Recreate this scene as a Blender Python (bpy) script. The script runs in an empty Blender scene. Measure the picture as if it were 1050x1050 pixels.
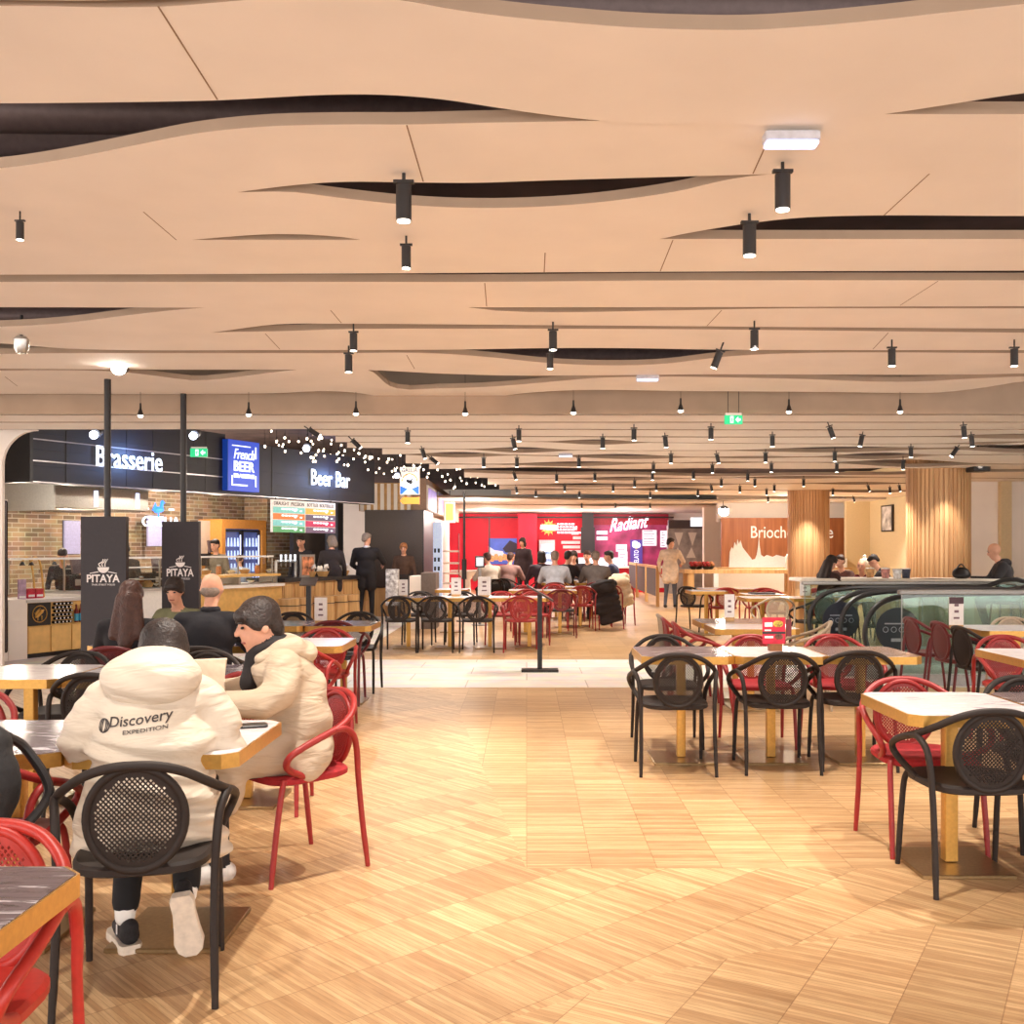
import bpy, math, random
from mathutils import Vector, Matrix, Euler
random.seed(7)
scene = bpy.context.scene
COL = scene.collection
PI = math.pi
# ------------------------------------------------------------------ camera
CZ, F, CX, CY = 1.47, 1050.0, 540.0, 562.0
cam = bpy.data.cameras.new('camera'); camo = bpy.data.objects.new('camera', cam); COL.objects.link(camo)
cam.sensor_width = 36; cam.lens = 36; cam.sensor_fit = 'HORIZONTAL'
cam.shift_x = -(CX - 525) / 1050; cam.shift_y = (CY - 525) / 1050
cam.clip_start = 0.05; cam.clip_end = 200
camo.location = (0, 0, CZ); camo.rotation_euler = (PI / 2, 0, 0)
scene.camera = camo
# ------------------------------------------------------------------ view + world (the rest of the hall behind and beside us is lit and open)
scene.view_settings.view_transform = 'Standard'; scene.view_settings.look = 'None'
scene.view_settings.gamma = 1.0; scene.view_settings.use_curve_mapping = False
scene.view_settings.exposure = 1.2
scene.cycles.transparent_max_bounces = 32
WORLD_STRENGTH = 1.8
SPOT_W = 40.0
FAR_W = 90.0
w = bpy.data.worlds.new('hall_light'); scene.world = w; w.use_nodes = True
bg = w.node_tree.nodes['Background']; bg.inputs[0].default_value = (1.0, 0.93, 0.88, 1); bg.inputs[1].default_value = WORLD_STRENGTH

def spot(x, y, z, power, col=(1.0, 0.92, 0.82), angle=80, blend=0.7, r=0.03, tilt=(0, 0)):
    l = bpy.data.lights.new('spot_lamp', 'SPOT'); l.energy = power; l.color = col
    l.spot_size = math.radians(angle); l.spot_blend = blend; l.shadow_soft_size = r
    o = bpy.data.objects.new('spot_lamp', l); COL.objects.link(o); o.location = (x, y, z)
    o.rotation_euler = (tilt[0], tilt[1], 0)
    return o
def point(x, y, z, power, col=(1, .85, .7), r=0.05):
    l = bpy.data.lights.new('point_lamp', 'POINT'); l.energy = power; l.color = col; l.shadow_soft_size = r
    o = bpy.data.objects.new('point_lamp', l); COL.objects.link(o); o.location = (x, y, z); return o
# lamps of the seating area in view and of the same grid just behind the camera
for (x, y) in [(-0.9, 4.1), (0.9, 4.0), (-0.75, 6.6), (-1.6, 2.6), (1.4, 6.2), (2.4, 5.0), (0.1, 5.2), (0.2, 7.6), (2.2, 7.9), (-2.6, 5.0), (-3.0, 7.4), (-1.3, 7.4), (3.8, 6.6), (4.2, 9.0), (-0.3, 8.9), (2.0, 9.2), (-4.6, 7.5),
               (0.6, 2.0), (-0.6, 1.0), (2.4, 1.6), (-2.4, .6)]:
    spot(x, y, 2.72, SPOT_W * (2.6 if 3.9 < y < 8 and x > -1.4 else (1.3 if y > 2.5 else .35)))
for (x, y) in [(-1.2, 12.0), (1.0, 12.6), (3.2, 13.0), (5.2, 12.0), (-1.4, 15.2), (0.8, 15.6), (3.0, 16.0), (5.6, 16.4), (-.6, 18.6), (1.6, 19.0), (4.0, 19.6), (7.0, 19.0), (0.2, 22.6), (2.6, 23), (5.2, 23.4), (8.2, 23.6), (1.0, 27), (3.6, 27.4), (6.4, 26.4), (0, 31), (3, 31.6), (8, 14)]:
    spot(x, y, 2.5, FAR_W * (1.0 if y < 20 else 1.5), angle=120)
# ------------------------------------------------------------------ helpers
def lin(c):
    def g(v):
        v /= 255.0
        return v / 12.92 if v <= 0.04045 else ((v + 0.055) / 1.055) ** 2.4
    return (g(c[0]), g(c[1]), g(c[2]), 1)
MATS = {}
def mat(name, c, rough=.5, metal=0., emit=0., ecol=None, noise=.06, scale=30., bump=0., alpha=1., bscale=None, spec=.5, coat=0.):
    """plain principled material with a little procedural tone noise"""
    if name in MATS: return MATS[name]
    m = bpy.data.materials.new(name); m.use_nodes = True; nt = m.node_tree; b = nt.nodes['Principled BSDF']
    b.inputs['Roughness'].default_value = rough; b.inputs['Metallic'].default_value = metal
    b.inputs['Specular IOR Level'].default_value = spec
    if coat: b.inputs['Coat Weight'].default_value = coat; b.inputs['Coat Roughness'].default_value = .12
    L = lin(c); b.inputs['Base Color'].default_value = L
    tc = nt.nodes.new('ShaderNodeTexCoord'); nz = nt.nodes.new('ShaderNodeTexNoise'); nz.inputs['Scale'].default_value = scale; nz.inputs['Detail'].default_value = 4
    nt.links.new(tc.outputs['Object'], nz.inputs['Vector'])
    if noise:
        r = nt.nodes.new('ShaderNodeValToRGB'); r.color_ramp.elements[0].position = .3; r.color_ramp.elements[1].position = .7
        r.color_ramp.elements[0].color = tuple(max(0, v * (1 - 2 * noise)) for v in L[:3]) + (1,)
        r.color_ramp.elements[1].color = tuple(min(1, v * (1 + 2 * noise)) for v in L[:3]) + (1,)
        nt.links.new(nz.outputs['Fac'], r.inputs['Fac']); nt.links.new(r.outputs['Color'], b.inputs['Base Color'])
    if bump:
        n2 = nz
        if bscale:
            n2 = nt.nodes.new('ShaderNodeTexNoise'); n2.inputs['Scale'].default_value = bscale; nt.links.new(tc.outputs['Object'], n2.inputs['Vector'])
        bp = nt.nodes.new('ShaderNodeBump'); bp.inputs['Strength'].default_value = bump; bp.inputs['Distance'].default_value = .02
        nt.links.new(n2.outputs['Fac'], bp.inputs['Height']); nt.links.new(bp.outputs['Normal'], b.inputs['Normal'])
    if emit:
        b.inputs['Emission Color'].default_value = lin(ecol or c); b.inputs['Emission Strength'].default_value = emit
    MATS[name] = m; return m
def N(nt, t, **kw):
    n = nt.nodes.new(t)
    for k, v in kw.items():
        if k.startswith('i_'):
            key = k[2:].replace('_', ' ')
            n.inputs[key].default_value = v
        else: setattr(n, k, v)
    return n
class MB:
    def __init__(s): s.v = []; s.f = []; s.m = []
    def add(s, vs, fs, mi=0):
        o = len(s.v); s.v += [tuple(p) for p in vs]; s.f += [tuple(i + o for i in f) for f in fs]; s.m += [mi] * len(fs); return s
    def box(s, x0, x1, y0, y1, z0, z1, mi=0, R=None, c=None):
        vs = [Vector((x, y, z)) for z in (z0, z1) for y in (y0, y1) for x in (x0, x1)]
        if R is not None:
            cc = Vector(c) if c else Vector(((x0 + x1) / 2, (y0 + y1) / 2, (z0 + z1) / 2))
            vs = [R @ (p - cc) + cc for p in vs]
        return s.add(vs, [(0, 2, 3, 1), (4, 5, 7, 6), (0, 1, 5, 4), (2, 6, 7, 3), (0, 4, 6, 2), (1, 3, 7, 5)], mi)
    def rbox(s, x0, x1, y0, y1, z0, z1, r=.01, mi=0, n=3):
        """box with rounded vertical edges and a small top bevel"""
        def ring(ins, z):
            out = []
            rr = max(r - ins * .5, .001)
            for cx, cy, a0 in ((x1 - ins - rr, y1 - ins - rr, 0), (x0 + ins + rr, y1 - ins - rr, PI / 2), (x0 + ins + rr, y0 + ins + rr, PI), (x1 - ins - rr, y0 + ins + rr, 1.5 * PI)):
                for k in range(n + 1):
                    a = a0 + PI / 2 * k / n; out.append((cx + rr * math.cos(a), cy + rr * math.sin(a), z))
            return out
        b = min(r * .5, (z1 - z0) * .3)
        R = [ring(b, z0), ring(0, z0 + b), ring(0, z1 - b), ring(b, z1)]
        return s.loft(R, mi)
    def loft(s, R, mi=0, caps=True):
        n = len(R[0]); vs = [p for r in R for p in r]; fs = []
        for k in range(len(R) - 1):
            for i in range(n):
                j = (i + 1) % n; fs.append((k * n + i, k * n + j, (k + 1) * n + j, (k + 1) * n + i))
        if caps: fs.append(tuple(range(n - 1, -1, -1))); fs.append(tuple((len(R) - 1) * n + i for i in range(n)))
        return s.add(vs, fs, mi)
    def tube(s, pts, r, n=10, mi=0, closed=False, caps=True):
        P = [Vector(p) for p in pts]; m = len(P)
        rad = r if isinstance(r, (list, tuple)) else [r] * m
        T = []
        for i in range(m):
            if closed: t = P[(i + 1) % m] - P[i - 1]
            else: t = P[min(i + 1, m - 1)] - P[max(i - 1, 0)]
            T.append(t.normalized())
        u = T[0].orthogonal().normalized(); R = []
        for i in range(m):
            u = (u - T[i] * u.dot(T[i]))
            u = u.normalized() if u.length > 1e-6 else T[i].orthogonal().normalized()
            vv = T[i].cross(u)
            R.append([tuple(P[i] + (u * math.cos(2 * PI * k / n) + vv * math.sin(2 * PI * k / n)) * rad[i]) for k in range(n)])
        if closed:
            R.append(R[0]); return s.loft(R, mi, False)
        return s.loft(R, mi, caps)
    def cyl(s, p0, p1, r0, r1=None, n=16, mi=0): return s.tube([p0, p1], [r0, r0 if r1 is None else r1], n, mi)
    def lathe(s, prof, c=(0, 0, 0), n=24, mi=0):
        return s.loft([[(c[0] + r * math.cos(2 * PI * k / n), c[1] + r * math.sin(2 * PI * k / n), c[2] + z) for k in range(n)] for r, z in prof], mi)
    def ell(s, c, r, R=None, n=14, mi=0):
        rs = []; h = max(6, n // 2 + 1)
        for a in range(1, h):
            t = PI * a / h; ring = []
            for k in range(n):
                p = Vector((r[0] * math.sin(t) * math.cos(2 * PI * k / n), r[1] * math.sin(t) * math.sin(2 * PI * k / n), -r[2] * math.cos(t)))
                if R is not None: p = R @ p
                ring.append(tuple(p + Vector(c)))
            rs.append(ring)
        return s.loft(rs, mi)
    def cap(s, p0, p1, r0, r1, n=12, mi=0):
        """capsule with two radii"""
        p0 = Vector(p0); p1 = Vector(p1); d = p1 - p0; L = d.length or 1e-4; d = d / L
        pts = []; rad = []
        for k in range(1, 5):
            a = PI / 2 * k / 4; pts.append(p0 - d * r0 * math.cos(a)); rad.append(r0 * math.sin(a))
        for k in range(0, 4):
            a = PI / 2 * k / 4; pts.append(p1 + d * r1 * math.sin(a)); rad.append(r1 * math.cos(a))
        return s.tube(pts, rad, n, mi)
    def prism(s, poly, off, mi=0):
        """closed 3D polygon swept by the vector off"""
        n = len(poly); o = Vector(off)
        a = [tuple(p) for p in poly]; b = [tuple(Vector(p) + o) for p in poly]
        return s.add(a + b, [tuple(range(n)), tuple(range(2 * n - 1, n - 1, -1))] + [(i, i + n, (i + 1) % n + n, (i + 1) % n) for i in range(n)], mi)
    def obj(s, name, mats, parent=None, smooth=True, ang=.7, **tags):
        me = bpy.data.meshes.new(name); me.from_pydata(s.v, [], s.f)
        for m in (mats if isinstance(mats, (list, tuple)) else [mats]): me.materials.append(m)
        me.polygons.foreach_set('material_index', s.m)
        me.update()
        import bmesh
        bm = bmesh.new(); bm.from_mesh(me); bmesh.ops.recalc_face_normals(bm, faces=bm.faces); bm.to_mesh(me); bm.free()
        if smooth:
            me.shade_smooth(); me.set_sharp_from_angle(angle=ang)
        return link(name, me, parent, **tags)
def link(name, me, parent=None, **tags):
    o = bpy.data.objects.new(name, me); COL.objects.link(o)
    if parent: o.parent = parent
    for k, v in tags.items(): o[k] = v
    return o
def thing(name, label, cat, loc=(0, 0, 0), rz=0, group=None):
    o = bpy.data.objects.new(name, None); COL.objects.link(o); o.empty_display_size = .1
    o.location = loc; o.rotation_euler = (0, 0, rz); o['label'] = label; o['category'] = cat
    if group: o['group'] = group
    return o
def tag(o, label, cat, group=None):
    o['label'] = label; o['category'] = cat
    if group: o['group'] = group
    return o
def struct(o): o['kind'] = 'structure'; return o
def dup(root, loc, rz=0, label=None, group=None):
    r = root.copy(); COL.objects.link(r); r.location = loc; r.rotation_euler = (0, 0, rz)
    if label: r['label'] = label
    if group: r['group'] = group
    def rec(src, dst):
        for ch in src.children:
            c = ch.copy(); COL.objects.link(c); c.parent = dst; rec(ch, c)
    rec(root, r); return r
def spline(pts, step=8):
    """Catmull-Rom through points (any dimension)"""
    P = [Vector(p) for p in pts]; out = []
    for i in range(len(P) - 1):
        a = P[max(i - 1, 0)]; b = P[i]; c = P[i + 1]; d = P[min(i + 2, len(P) - 1)]
        for k in range(step):
            t = k / step
            out.append(.5 * ((2 * b) + (c - a) * t + (2 * a - 5 * b + 4 * c - d) * t * t + (3 * b - a - 3 * c + d) * t ** 3))
    out.append(P[-1]); return out
def smooth_line(pts, step=6):
    """spline for traced edges, x strictly increasing (monotone hermite)"""
    out = []
    n = len(pts)
    m = []
    for i in range(n):
        if i == 0: m.append((pts[1][1] - pts[0][1]) / (pts[1][0] - pts[0][0]))
        elif i == n - 1: m.append((pts[-1][1] - pts[-2][1]) / (pts[-1][0] - pts[-2][0]))
        else:
            a = (pts[i][1] - pts[i - 1][1]) / (pts[i][0] - pts[i - 1][0]); b = (pts[i + 1][1] - pts[i][1]) / (pts[i + 1][0] - pts[i][0])
            m.append((a + b) / 2)
    for i in range(n - 1):
        h = pts[i + 1][0] - pts[i][0]
        for k in range(step):
            t = k / step
            y = (2 * t ** 3 - 3 * t * t + 1) * pts[i][1] + (t ** 3 - 2 * t * t + t) * h * m[i] + (-2 * t ** 3 + 3 * t * t) * pts[i + 1][1] + (t ** 3 - t * t) * h * m[i + 1]
            out.append((pts[i][0] + h * t, y))
    out.append(pts[-1]); return out
def atX(px, Y): return (px - CX) * Y / F
def atZ(py, Y): return CZ - (py - CY) * Y / F
def text_mesh(body, width, height, depth=.02, shear=0., spacing=1., bold=0.):
    cu = bpy.data.curves.new('lettering', 'FONT'); cu.body = body; cu.extrude = .05; cu.shear = shear; cu.space_character = spacing; cu.offset = bold
    cu.align_x = 'CENTER'; cu.resolution_u = 3
    o = bpy.data.objects.new('lettering', cu); COL.objects.link(o)
    dg = bpy.context.evaluated_depsgraph_get(); me = bpy.data.meshes.new_from_object(o.evaluated_get(dg))
    bpy.data.objects.remove(o); bpy.data.curves.remove(cu)
    xs = [v.co.x for v in me.vertices]; ys = [v.co.y for v in me.vertices]; zs = [v.co.z for v in me.vertices]
    sx = width / (max(xs) - min(xs)); sy = height / (max(ys) - min(ys)); sz = depth / (max(zs) - min(zs))
    for v in me.vertices:   # stand the text up: x right, z up, facing -y, centred
        x = (v.co.x - (max(xs) + min(xs)) / 2) * sx; z = (v.co.y - (max(ys) + min(ys)) / 2) * sy; y = -(v.co.z - max(zs)) * sz - depth
        v.co = (x, y, z)
    me.materials.clear()
    return me
def text_obj(name, body, width, height, m, parent=None, loc=(0, 0, 0), rz=0, depth=.02, rot=None, **kw):
    me = text_mesh(body, width, height, depth, **kw); me.materials.append(m)
    o = link(name, me, parent); o.location = loc; o.rotation_euler = rot or (0, 0, rz)
    return o
# ------------------------------------------------------------------ materials
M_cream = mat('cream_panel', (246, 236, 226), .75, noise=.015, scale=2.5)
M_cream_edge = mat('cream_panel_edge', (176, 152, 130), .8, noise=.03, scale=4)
M_plenum = mat('dark_void', (84, 66, 64), .9, noise=.15, scale=3)
M_black = mat('black_metal', (34, 30, 31), .45, noise=.05)
M_dark = mat('charcoal_plastic', (44, 35, 31), .6, noise=.05, scale=60, spec=.3)
M_red = mat('red_plastic', (150, 34, 32), .45, noise=.04, scale=60)
M_brightred = mat('bright_red_plastic', (186, 50, 40), .42, noise=.04, scale=60)
M_wine = mat('dark_red_plastic', (106, 28, 32), .45, noise=.05, scale=60)
M_beige = mat('beige_plastic', (176, 158, 136), .5, noise=.05, scale=60)
M_gold = mat('brushed_brass', (204, 156, 80), .3, .6, noise=.04, scale=60)
M_bronze = mat('bronze_plate', (160, 134, 96), .33, .85, noise=.06, scale=60)
M_cushion = mat('red_cushion', (160, 30, 36), .8, noise=.08)
M_white = mat('white_paint', (240, 236, 230), .5, noise=.02)
M_paper = mat('paper', (235, 228, 224), .7, noise=.03)
M_lens = mat('lamp_lens', (255, 244, 225), .3, emit=6, noise=0)
M_bulb = mat('warm_bulb', (255, 230, 200), .3, emit=3.5, noise=0)
M_coolled = mat('cool_led', (196, 210, 255), .3, emit=1.1, noise=0)
M_star = mat('facing_spot_lens', (255, 246, 232), .3, emit=60, noise=0)
M_steel = mat('brushed_steel', (190, 188, 184), .3, .9, noise=.06, scale=40)
M_greysteel = mat('grey_rail', (150, 146, 142), .4, .5, noise=.04)
M_signwhite = mat('sign_white_light', (236, 244, 255), .4, emit=.5, noise=0)
M_wood = mat('oak_board', (196, 152, 96), .5, noise=.1, scale=9)
M_skin = mat('skin', (214, 158, 130), .55, noise=.03)
M_skin_dark = mat('deep_skin', (92, 62, 48), .55, noise=.03)
M_hair = mat('dark_hair', (40, 28, 24), .55, noise=.2, scale=50, bump=.4, bscale=90)
M_brownhair = mat('brown_hair', (70, 40, 30), .5, noise=.12, scale=22, bump=.5, bscale=70)
M_greyhair = mat('grey_hair', (128, 112, 100), .6, noise=.15, scale=60)
M_lip = mat('lips', (160, 84, 74), .5, noise=.03)
M_eye = mat('eyes', (38, 28, 26), .3, noise=0)
def puffer(name, c):
    m = mat(name, c, .62, noise=.015, scale=8); nt = m.node_tree; b = nt.nodes['Principled BSDF']
    tc = N(nt, 'ShaderNodeTexCoord'); mp = N(nt, 'ShaderNodeMapping'); mp.inputs['Scale'].default_value = (4, 4, 17); mp.inputs['Rotation'].default_value = (.1, .18, 0); nt.links.new(tc.outputs['Object'], mp.inputs[0])
    n1 = N(nt, 'ShaderNodeTexNoise', i_Scale=1., i_Detail=3., i_Roughness=.5, i_Distortion=.6); nt.links.new(mp.outputs[0], n1.inputs['Vector'])
    bp = N(nt, 'ShaderNodeBump', i_Strength=.75, i_Distance=.03); nt.links.new(n1.outputs['Fac'], bp.inputs['Height']); nt.links.new(bp.outputs[0], b.inputs['Normal']); return m
M_cloth = {}
def cloth(c, bump=.25, bscale=14, rough=.85):
    k = 'cloth_%d_%d_%d' % c
    return mat(k, c, rough, noise=.07, scale=16, bump=bump, bscale=bscale)
def marble(name, base, vein, dark, vs=5.):
    m = bpy.data.materials.new(name); m.use_nodes = True; nt = m.node_tree; b = nt.nodes['Principled BSDF']; b.inputs['Roughness'].default_value = .16
    tc = N(nt, 'ShaderNodeTexCoord'); mp = N(nt, 'ShaderNodeMapping'); mp.inputs['Scale'].default_value = (.7, 3.2, 1); mp.inputs['Rotation'].default_value = (0, 0, .3)
    nt.links.new(tc.outputs['Object'], mp.inputs['Vector'])
    oi = N(nt, 'ShaderNodeObjectInfo'); ad = N(nt, 'ShaderNodeVectorMath', operation='ADD'); nt.links.new(mp.outputs['Vector'], ad.inputs[0]); nt.links.new(oi.outputs['Location'], ad.inputs[1])
    n1 = N(nt, 'ShaderNodeTexNoise', i_Scale=vs, i_Detail=9., i_Roughness=.65, i_Distortion=1.6); nt.links.new(ad.outputs[0], n1.inputs['Vector'])
    r = N(nt, 'ShaderNodeValToRGB'); e = r.color_ramp.elements
    e[0].position = .34; e[0].color = lin(dark); e[1].position = .64; e[1].color = lin(vein)
    k = e.new(.47); k.color = lin(base); k = e.new(.56); k.color = lin(tuple((a + 2 * c) / 3 for a, c in zip(dark, base)))
    nt.links.new(n1.outputs['Fac'], r.inputs['Fac']); nt.links.new(r.outputs['Color'], b.inputs['Base Color'])
    MATS[name] = m; return m
M_marble = marble('pale_marble', (238, 234, 236), (246, 244, 246), (184, 174, 184), 4.)
M_marble_dark = marble('grey_veined_marble', (116, 102, 108), (232, 226, 232), (74, 62, 68), 5.)
def glass(name, tint=(225, 238, 232), a=.12, rough=.02):
    m = bpy.data.materials.new(name); m.use_nodes = True; nt = m.node_tree; nt.nodes.clear()
    out = N(nt, 'ShaderNodeOutputMaterial'); mx = N(nt, 'ShaderNodeMixShader'); tr = N(nt, 'ShaderNodeBsdfTransparent'); gl = N(nt, 'ShaderNodeBsdfGlossy', i_Roughness=rough)
    tr.inputs['Color'].default_value = lin(tint)
    fr = N(nt, 'ShaderNodeLayerWeight', i_Blend=.5); pw = N(nt, 'ShaderNodeMath', operation='POWER'); pw.inputs[1].default_value = 5.; nt.links.new(fr.outputs['Facing'], pw.inputs[0]); ad = N(nt, 'ShaderNodeMath', operation='MULTIPLY_ADD'); ad.inputs[1].default_value = .5; ad.inputs[2].default_value = a; nt.links.new(pw.outputs[0], ad.inputs[0])
    nt.links.new(ad.outputs[0], mx.inputs[0]); nt.links.new(tr.outputs[0], mx.inputs[1]); nt.links.new(gl.outputs[0], mx.inputs[2]); nt.links.new(mx.outputs[0], out.inputs[0])
    return m
M_glass = glass('clear_glass', (250, 252, 251), .03); M_greenglass = glass('green_tinted_glass', (232, 243, 238), .05)
def brick(name, c1, c2, mortar, bw=.24, rh=.075, rough=.85, axis='xz', msize=.008):
    m = bpy.data.materials.new(name); m.use_nodes = True; nt = m.node_tree; b = nt.nodes['Principled BSDF']; b.inputs['Roughness'].default_value = rough
    tc = N(nt, 'ShaderNodeTexCoord'); mp = N(nt, 'ShaderNodeMapping')
    if axis == 'xz':
        sx = N(nt, 'ShaderNodeSeparateXYZ'); nt.links.new(tc.outputs['Object'], sx.inputs[0]); sm = N(nt, 'ShaderNodeMath', operation='ADD'); nt.links.new(sx.outputs[0], sm.inputs[0]); nt.links.new(sx.outputs[1], sm.inputs[1])
        cb = N(nt, 'ShaderNodeCombineXYZ'); nt.links.new(sm.outputs[0], cb.inputs[0]); nt.links.new(sx.outputs[2], cb.inputs[1]); nt.links.new(cb.outputs[0], mp.inputs['Vector'])
    else: nt.links.new(tc.outputs['Object'], mp.inputs['Vector'])
    t = N(nt, 'ShaderNodeTexBrick', i_Scale=1., i_Mortar_Size=msize); t.inputs['Brick Width'].default_value = bw; t.inputs['Row Height'].default_value = rh
    t.inputs['Color1'].default_value = lin(c1); t.inputs['Color2'].default_value = lin(c2); t.inputs['Mortar'].default_value = lin(mortar); t.inputs['Bias'].default_value = 0.
    nt.links.new(mp.outputs[0], t.inputs['Vector'])
    nz = N(nt, 'ShaderNodeTexNoise', i_Scale=3.5, i_Detail=4.); nt.links.new(tc.outputs['Object'], nz.inputs['Vector'])
    mx = N(nt, 'ShaderNodeMix', data_type='RGBA', blend_type='MULTIPLY'); mx.inputs[0].default_value = .5
    nt.links.new(t.outputs['Color'], mx.inputs[6]); nt.links.new(nz.outputs['Color'], mx.inputs[7]); 
    hs = N(nt, 'ShaderNodeHueSaturation', i_Saturation=.9, i_Value=1.35); nt.links.new(mx.outputs[2], hs.inputs['Color'])
    nt.links.new(hs.outputs[0], b.inputs['Base Color'])
    bp = N(nt, 'ShaderNodeBump', i_Strength=.4, i_Distance=.01); nt.links.new(t.outputs['Fac'], bp.inputs['Height']); bp.invert = True; nt.links.new(bp.outputs[0], b.inputs['Normal'])
    MATS[name] = m; return m
M_brick = brick('old_brick', (182, 146, 108), (124, 100, 78), (190, 174, 152))
M_darktile = brick('dark_panel_tile', (30, 28, 36), (36, 34, 42), (20, 19, 24), 1.2, .22, .55, msize=.004)
def slats(name, c1, c2, freq=60., axis=0):
    m = bpy.data.materials.new(name); m.use_nodes = True; nt = m.node_tree; b = nt.nodes['Principled BSDF']; b.inputs['Roughness'].default_value = .5
    tc = N(nt, 'ShaderNodeTexCoord'); n1 = N(nt, 'ShaderNodeTexNoise', i_Scale=1., i_Detail=3.); mp = N(nt, 'ShaderNodeMapping')
    mp.inputs['Scale'].default_value = (freq, freq, .6) if axis == 0 else (1, 1, freq)
    nt.links.new(tc.outputs['Object'], mp.inputs[0]); nt.links.new(mp.outputs[0], n1.inputs['Vector'])
    r = N(nt, 'ShaderNodeValToRGB'); r.color_ramp.elements[0].position = .35; r.color_ramp.elements[1].position = .65
    r.color_ramp.elements[0].color = lin(c1); r.color_ramp.elements[1].color = lin(c2)
    nt.links.new(n1.outputs['Fac'], r.inputs['Fac']); nt.links.new(r.outputs['Color'], b.inputs['Base Color'])
    MATS[name] = m; return m
M_slat = slats('oak_slats', (196, 146, 98), (224, 180, 130), 26)
M_walnut = slats('warm_wood_wall', (160, 92, 50), (190, 118, 70), 9)
M_oak = slats('oak_grain', (186, 142, 88), (214, 172, 116), 18)
# ------------------------------------------------------------------ floor
def parquet():
    m = bpy.data.materials.new('mosaic_parquet'); m.use_nodes = True; nt = m.node_tree; b = nt.nodes['Principled BSDF']
    L = nt.links.new
    tc = N(nt, 'ShaderNodeTexCoord')
    def strips(rot):
        mp = N(nt, 'ShaderNodeMapping'); mp.inputs['Rotation'].default_value = (0, 0, rot); L(tc.outputs['Object'], mp.inputs[0])
        t = N(nt, 'ShaderNodeTexBrick', i_Scale=1., i_Mortar_Size=.0006, offset=0.); t.inputs['Brick Width'].default_value = .30; t.inputs['Row Height'].default_value = .021
        t.inputs['Color1'].default_value = lin((184, 146, 104)); t.inputs['Color2'].default_value = lin((216, 184, 140)); t.inputs['Mortar'].default_value = lin((150, 108, 70))
        L(mp.outputs[0], t.inputs['Vector'])
        p = N(nt, 'ShaderNodeTexBrick', i_Scale=1., i_Mortar_Size=.0022, offset=.37, offset_frequency=2); p.inputs['Brick Width'].default_value = 1.0; p.inputs['Row Height'].default_value = .30
        p.inputs['Color1'].default_value = (.86, .84, .82, 1); p.inputs['Color2'].default_value = (1.06, 1.05, 1.04, 1); p.inputs['Mortar'].default_value = (.72, .66, .6, 1)
        m2 = N(nt, 'ShaderNodeMapping'); m2.inputs['Rotation'].default_value = (0, 0, rot + PI / 2); L(tc.outputs['Object'], m2.inputs[0]); L(m2.outputs[0], p.inputs['Vector'])
        mp3 = N(nt, 'ShaderNodeMapping'); mp3.inputs['Scale'].default_value = (6, 70, 1); L(mp.outputs[0], mp3.inputs[0])
        nz = N(nt, 'ShaderNodeTexNoise', i_Scale=1., i_Detail=5., i_Roughness=.6); L(mp3.outputs[0], nz.inputs['Vector'])
        r = N(nt, 'ShaderNodeValToRGB'); r.color_ramp.elements[0].position = .25; r.color_ramp.elements[1].position = .75
        r.color_ramp.elements[0].color = (.66, .58, .5, 1); r.color_ramp.elements[1].color = (1.12, 1.12, 1.12, 1); L(nz.outputs['Fac'], r.inputs['Fac'])
        a = N(nt, 'ShaderNodeMix', data_type='RGBA', blend_type='MULTIPLY'); a.inputs[0].default_value = 1.; L(t.outputs['Color'], a.inputs[6]); L(p.outputs['Color'], a.inputs[7])
        c = N(nt, 'ShaderNodeMix', data_type='RGBA', blend_type='MULTIPLY'); c.inputs[0].default_value = .9; L(a.outputs[2], c.inputs[6]); L(r.outputs['Color'], c.inputs[7])
        return c.outputs[2]
    A = strips(0.); B = strips(.82); C = strips(.52)
    sp = N(nt, 'ShaderNodeSeparateXYZ'); L(tc.outputs['Object'], sp.inputs[0])
    def M(op, a, bb=None):
        n = N(nt, 'ShaderNodeMath', operation=op)
        for i, v in enumerate((a, bb)):
            if v is None: continue
            if isinstance(v, (int, float)): n.inputs[i].default_value = v
            else: L(v, n.inputs[i])
        return n.outputs[0]
    X, Y = sp.outputs[0], sp.outputs[1]
    # straight field: beyond a cross joint and right of an oblique joint
    ob = M('GREATER_THAN', M('ADD', X, M('MULTIPLY', M('SUBTRACT', Y, 9.2), .135)), -.61)
    zA = M('MULTIPLY', M('GREATER_THAN', Y, 4.7), ob)
    # front field: inside a big arc centred behind the camera
    d = M('SQRT', M('ADD', M('POWER', M('SUBTRACT', X, 2.8), 2), M('POWER', M('ADD', Y, .6), 2)))
    zC = M('LESS_THAN', d, 4.75)
    m1 = N(nt, 'ShaderNodeMix', data_type='RGBA'); L(zC, m1.inputs[0]); L(B, m1.inputs[6]); L(C, m1.inputs[7])
    m2 = N(nt, 'ShaderNodeMix', data_type='RGBA'); L(zA, m2.inputs[0]); L(m1.outputs[2], m2.inputs[6]); L(A, m2.inputs[7])
    n = N(nt, 'ShaderNodeTexNoise', i_Scale=.9, i_Detail=3.); L(tc.outputs['Object'], n.inputs['Vector'])
    r = N(nt, 'ShaderNodeValToRGB'); r.color_ramp.elements[0].position = .35; r.color_ramp.elements[1].position = .65
    r.color_ramp.elements[0].color = (.88, .85, .82, 1); r.color_ramp.elements[1].color = (1.06, 1.06, 1.06, 1); L(n.outputs['Fac'], r.inputs['Fac'])
    m3 = N(nt, 'ShaderNodeMix', data_type='RGBA', blend_type='MULTIPLY'); m3.inputs[0].default_value = 1.; L(m2.outputs[2], m3.inputs[6]); L(r.outputs['Color'], m3.inputs[7])
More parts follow.
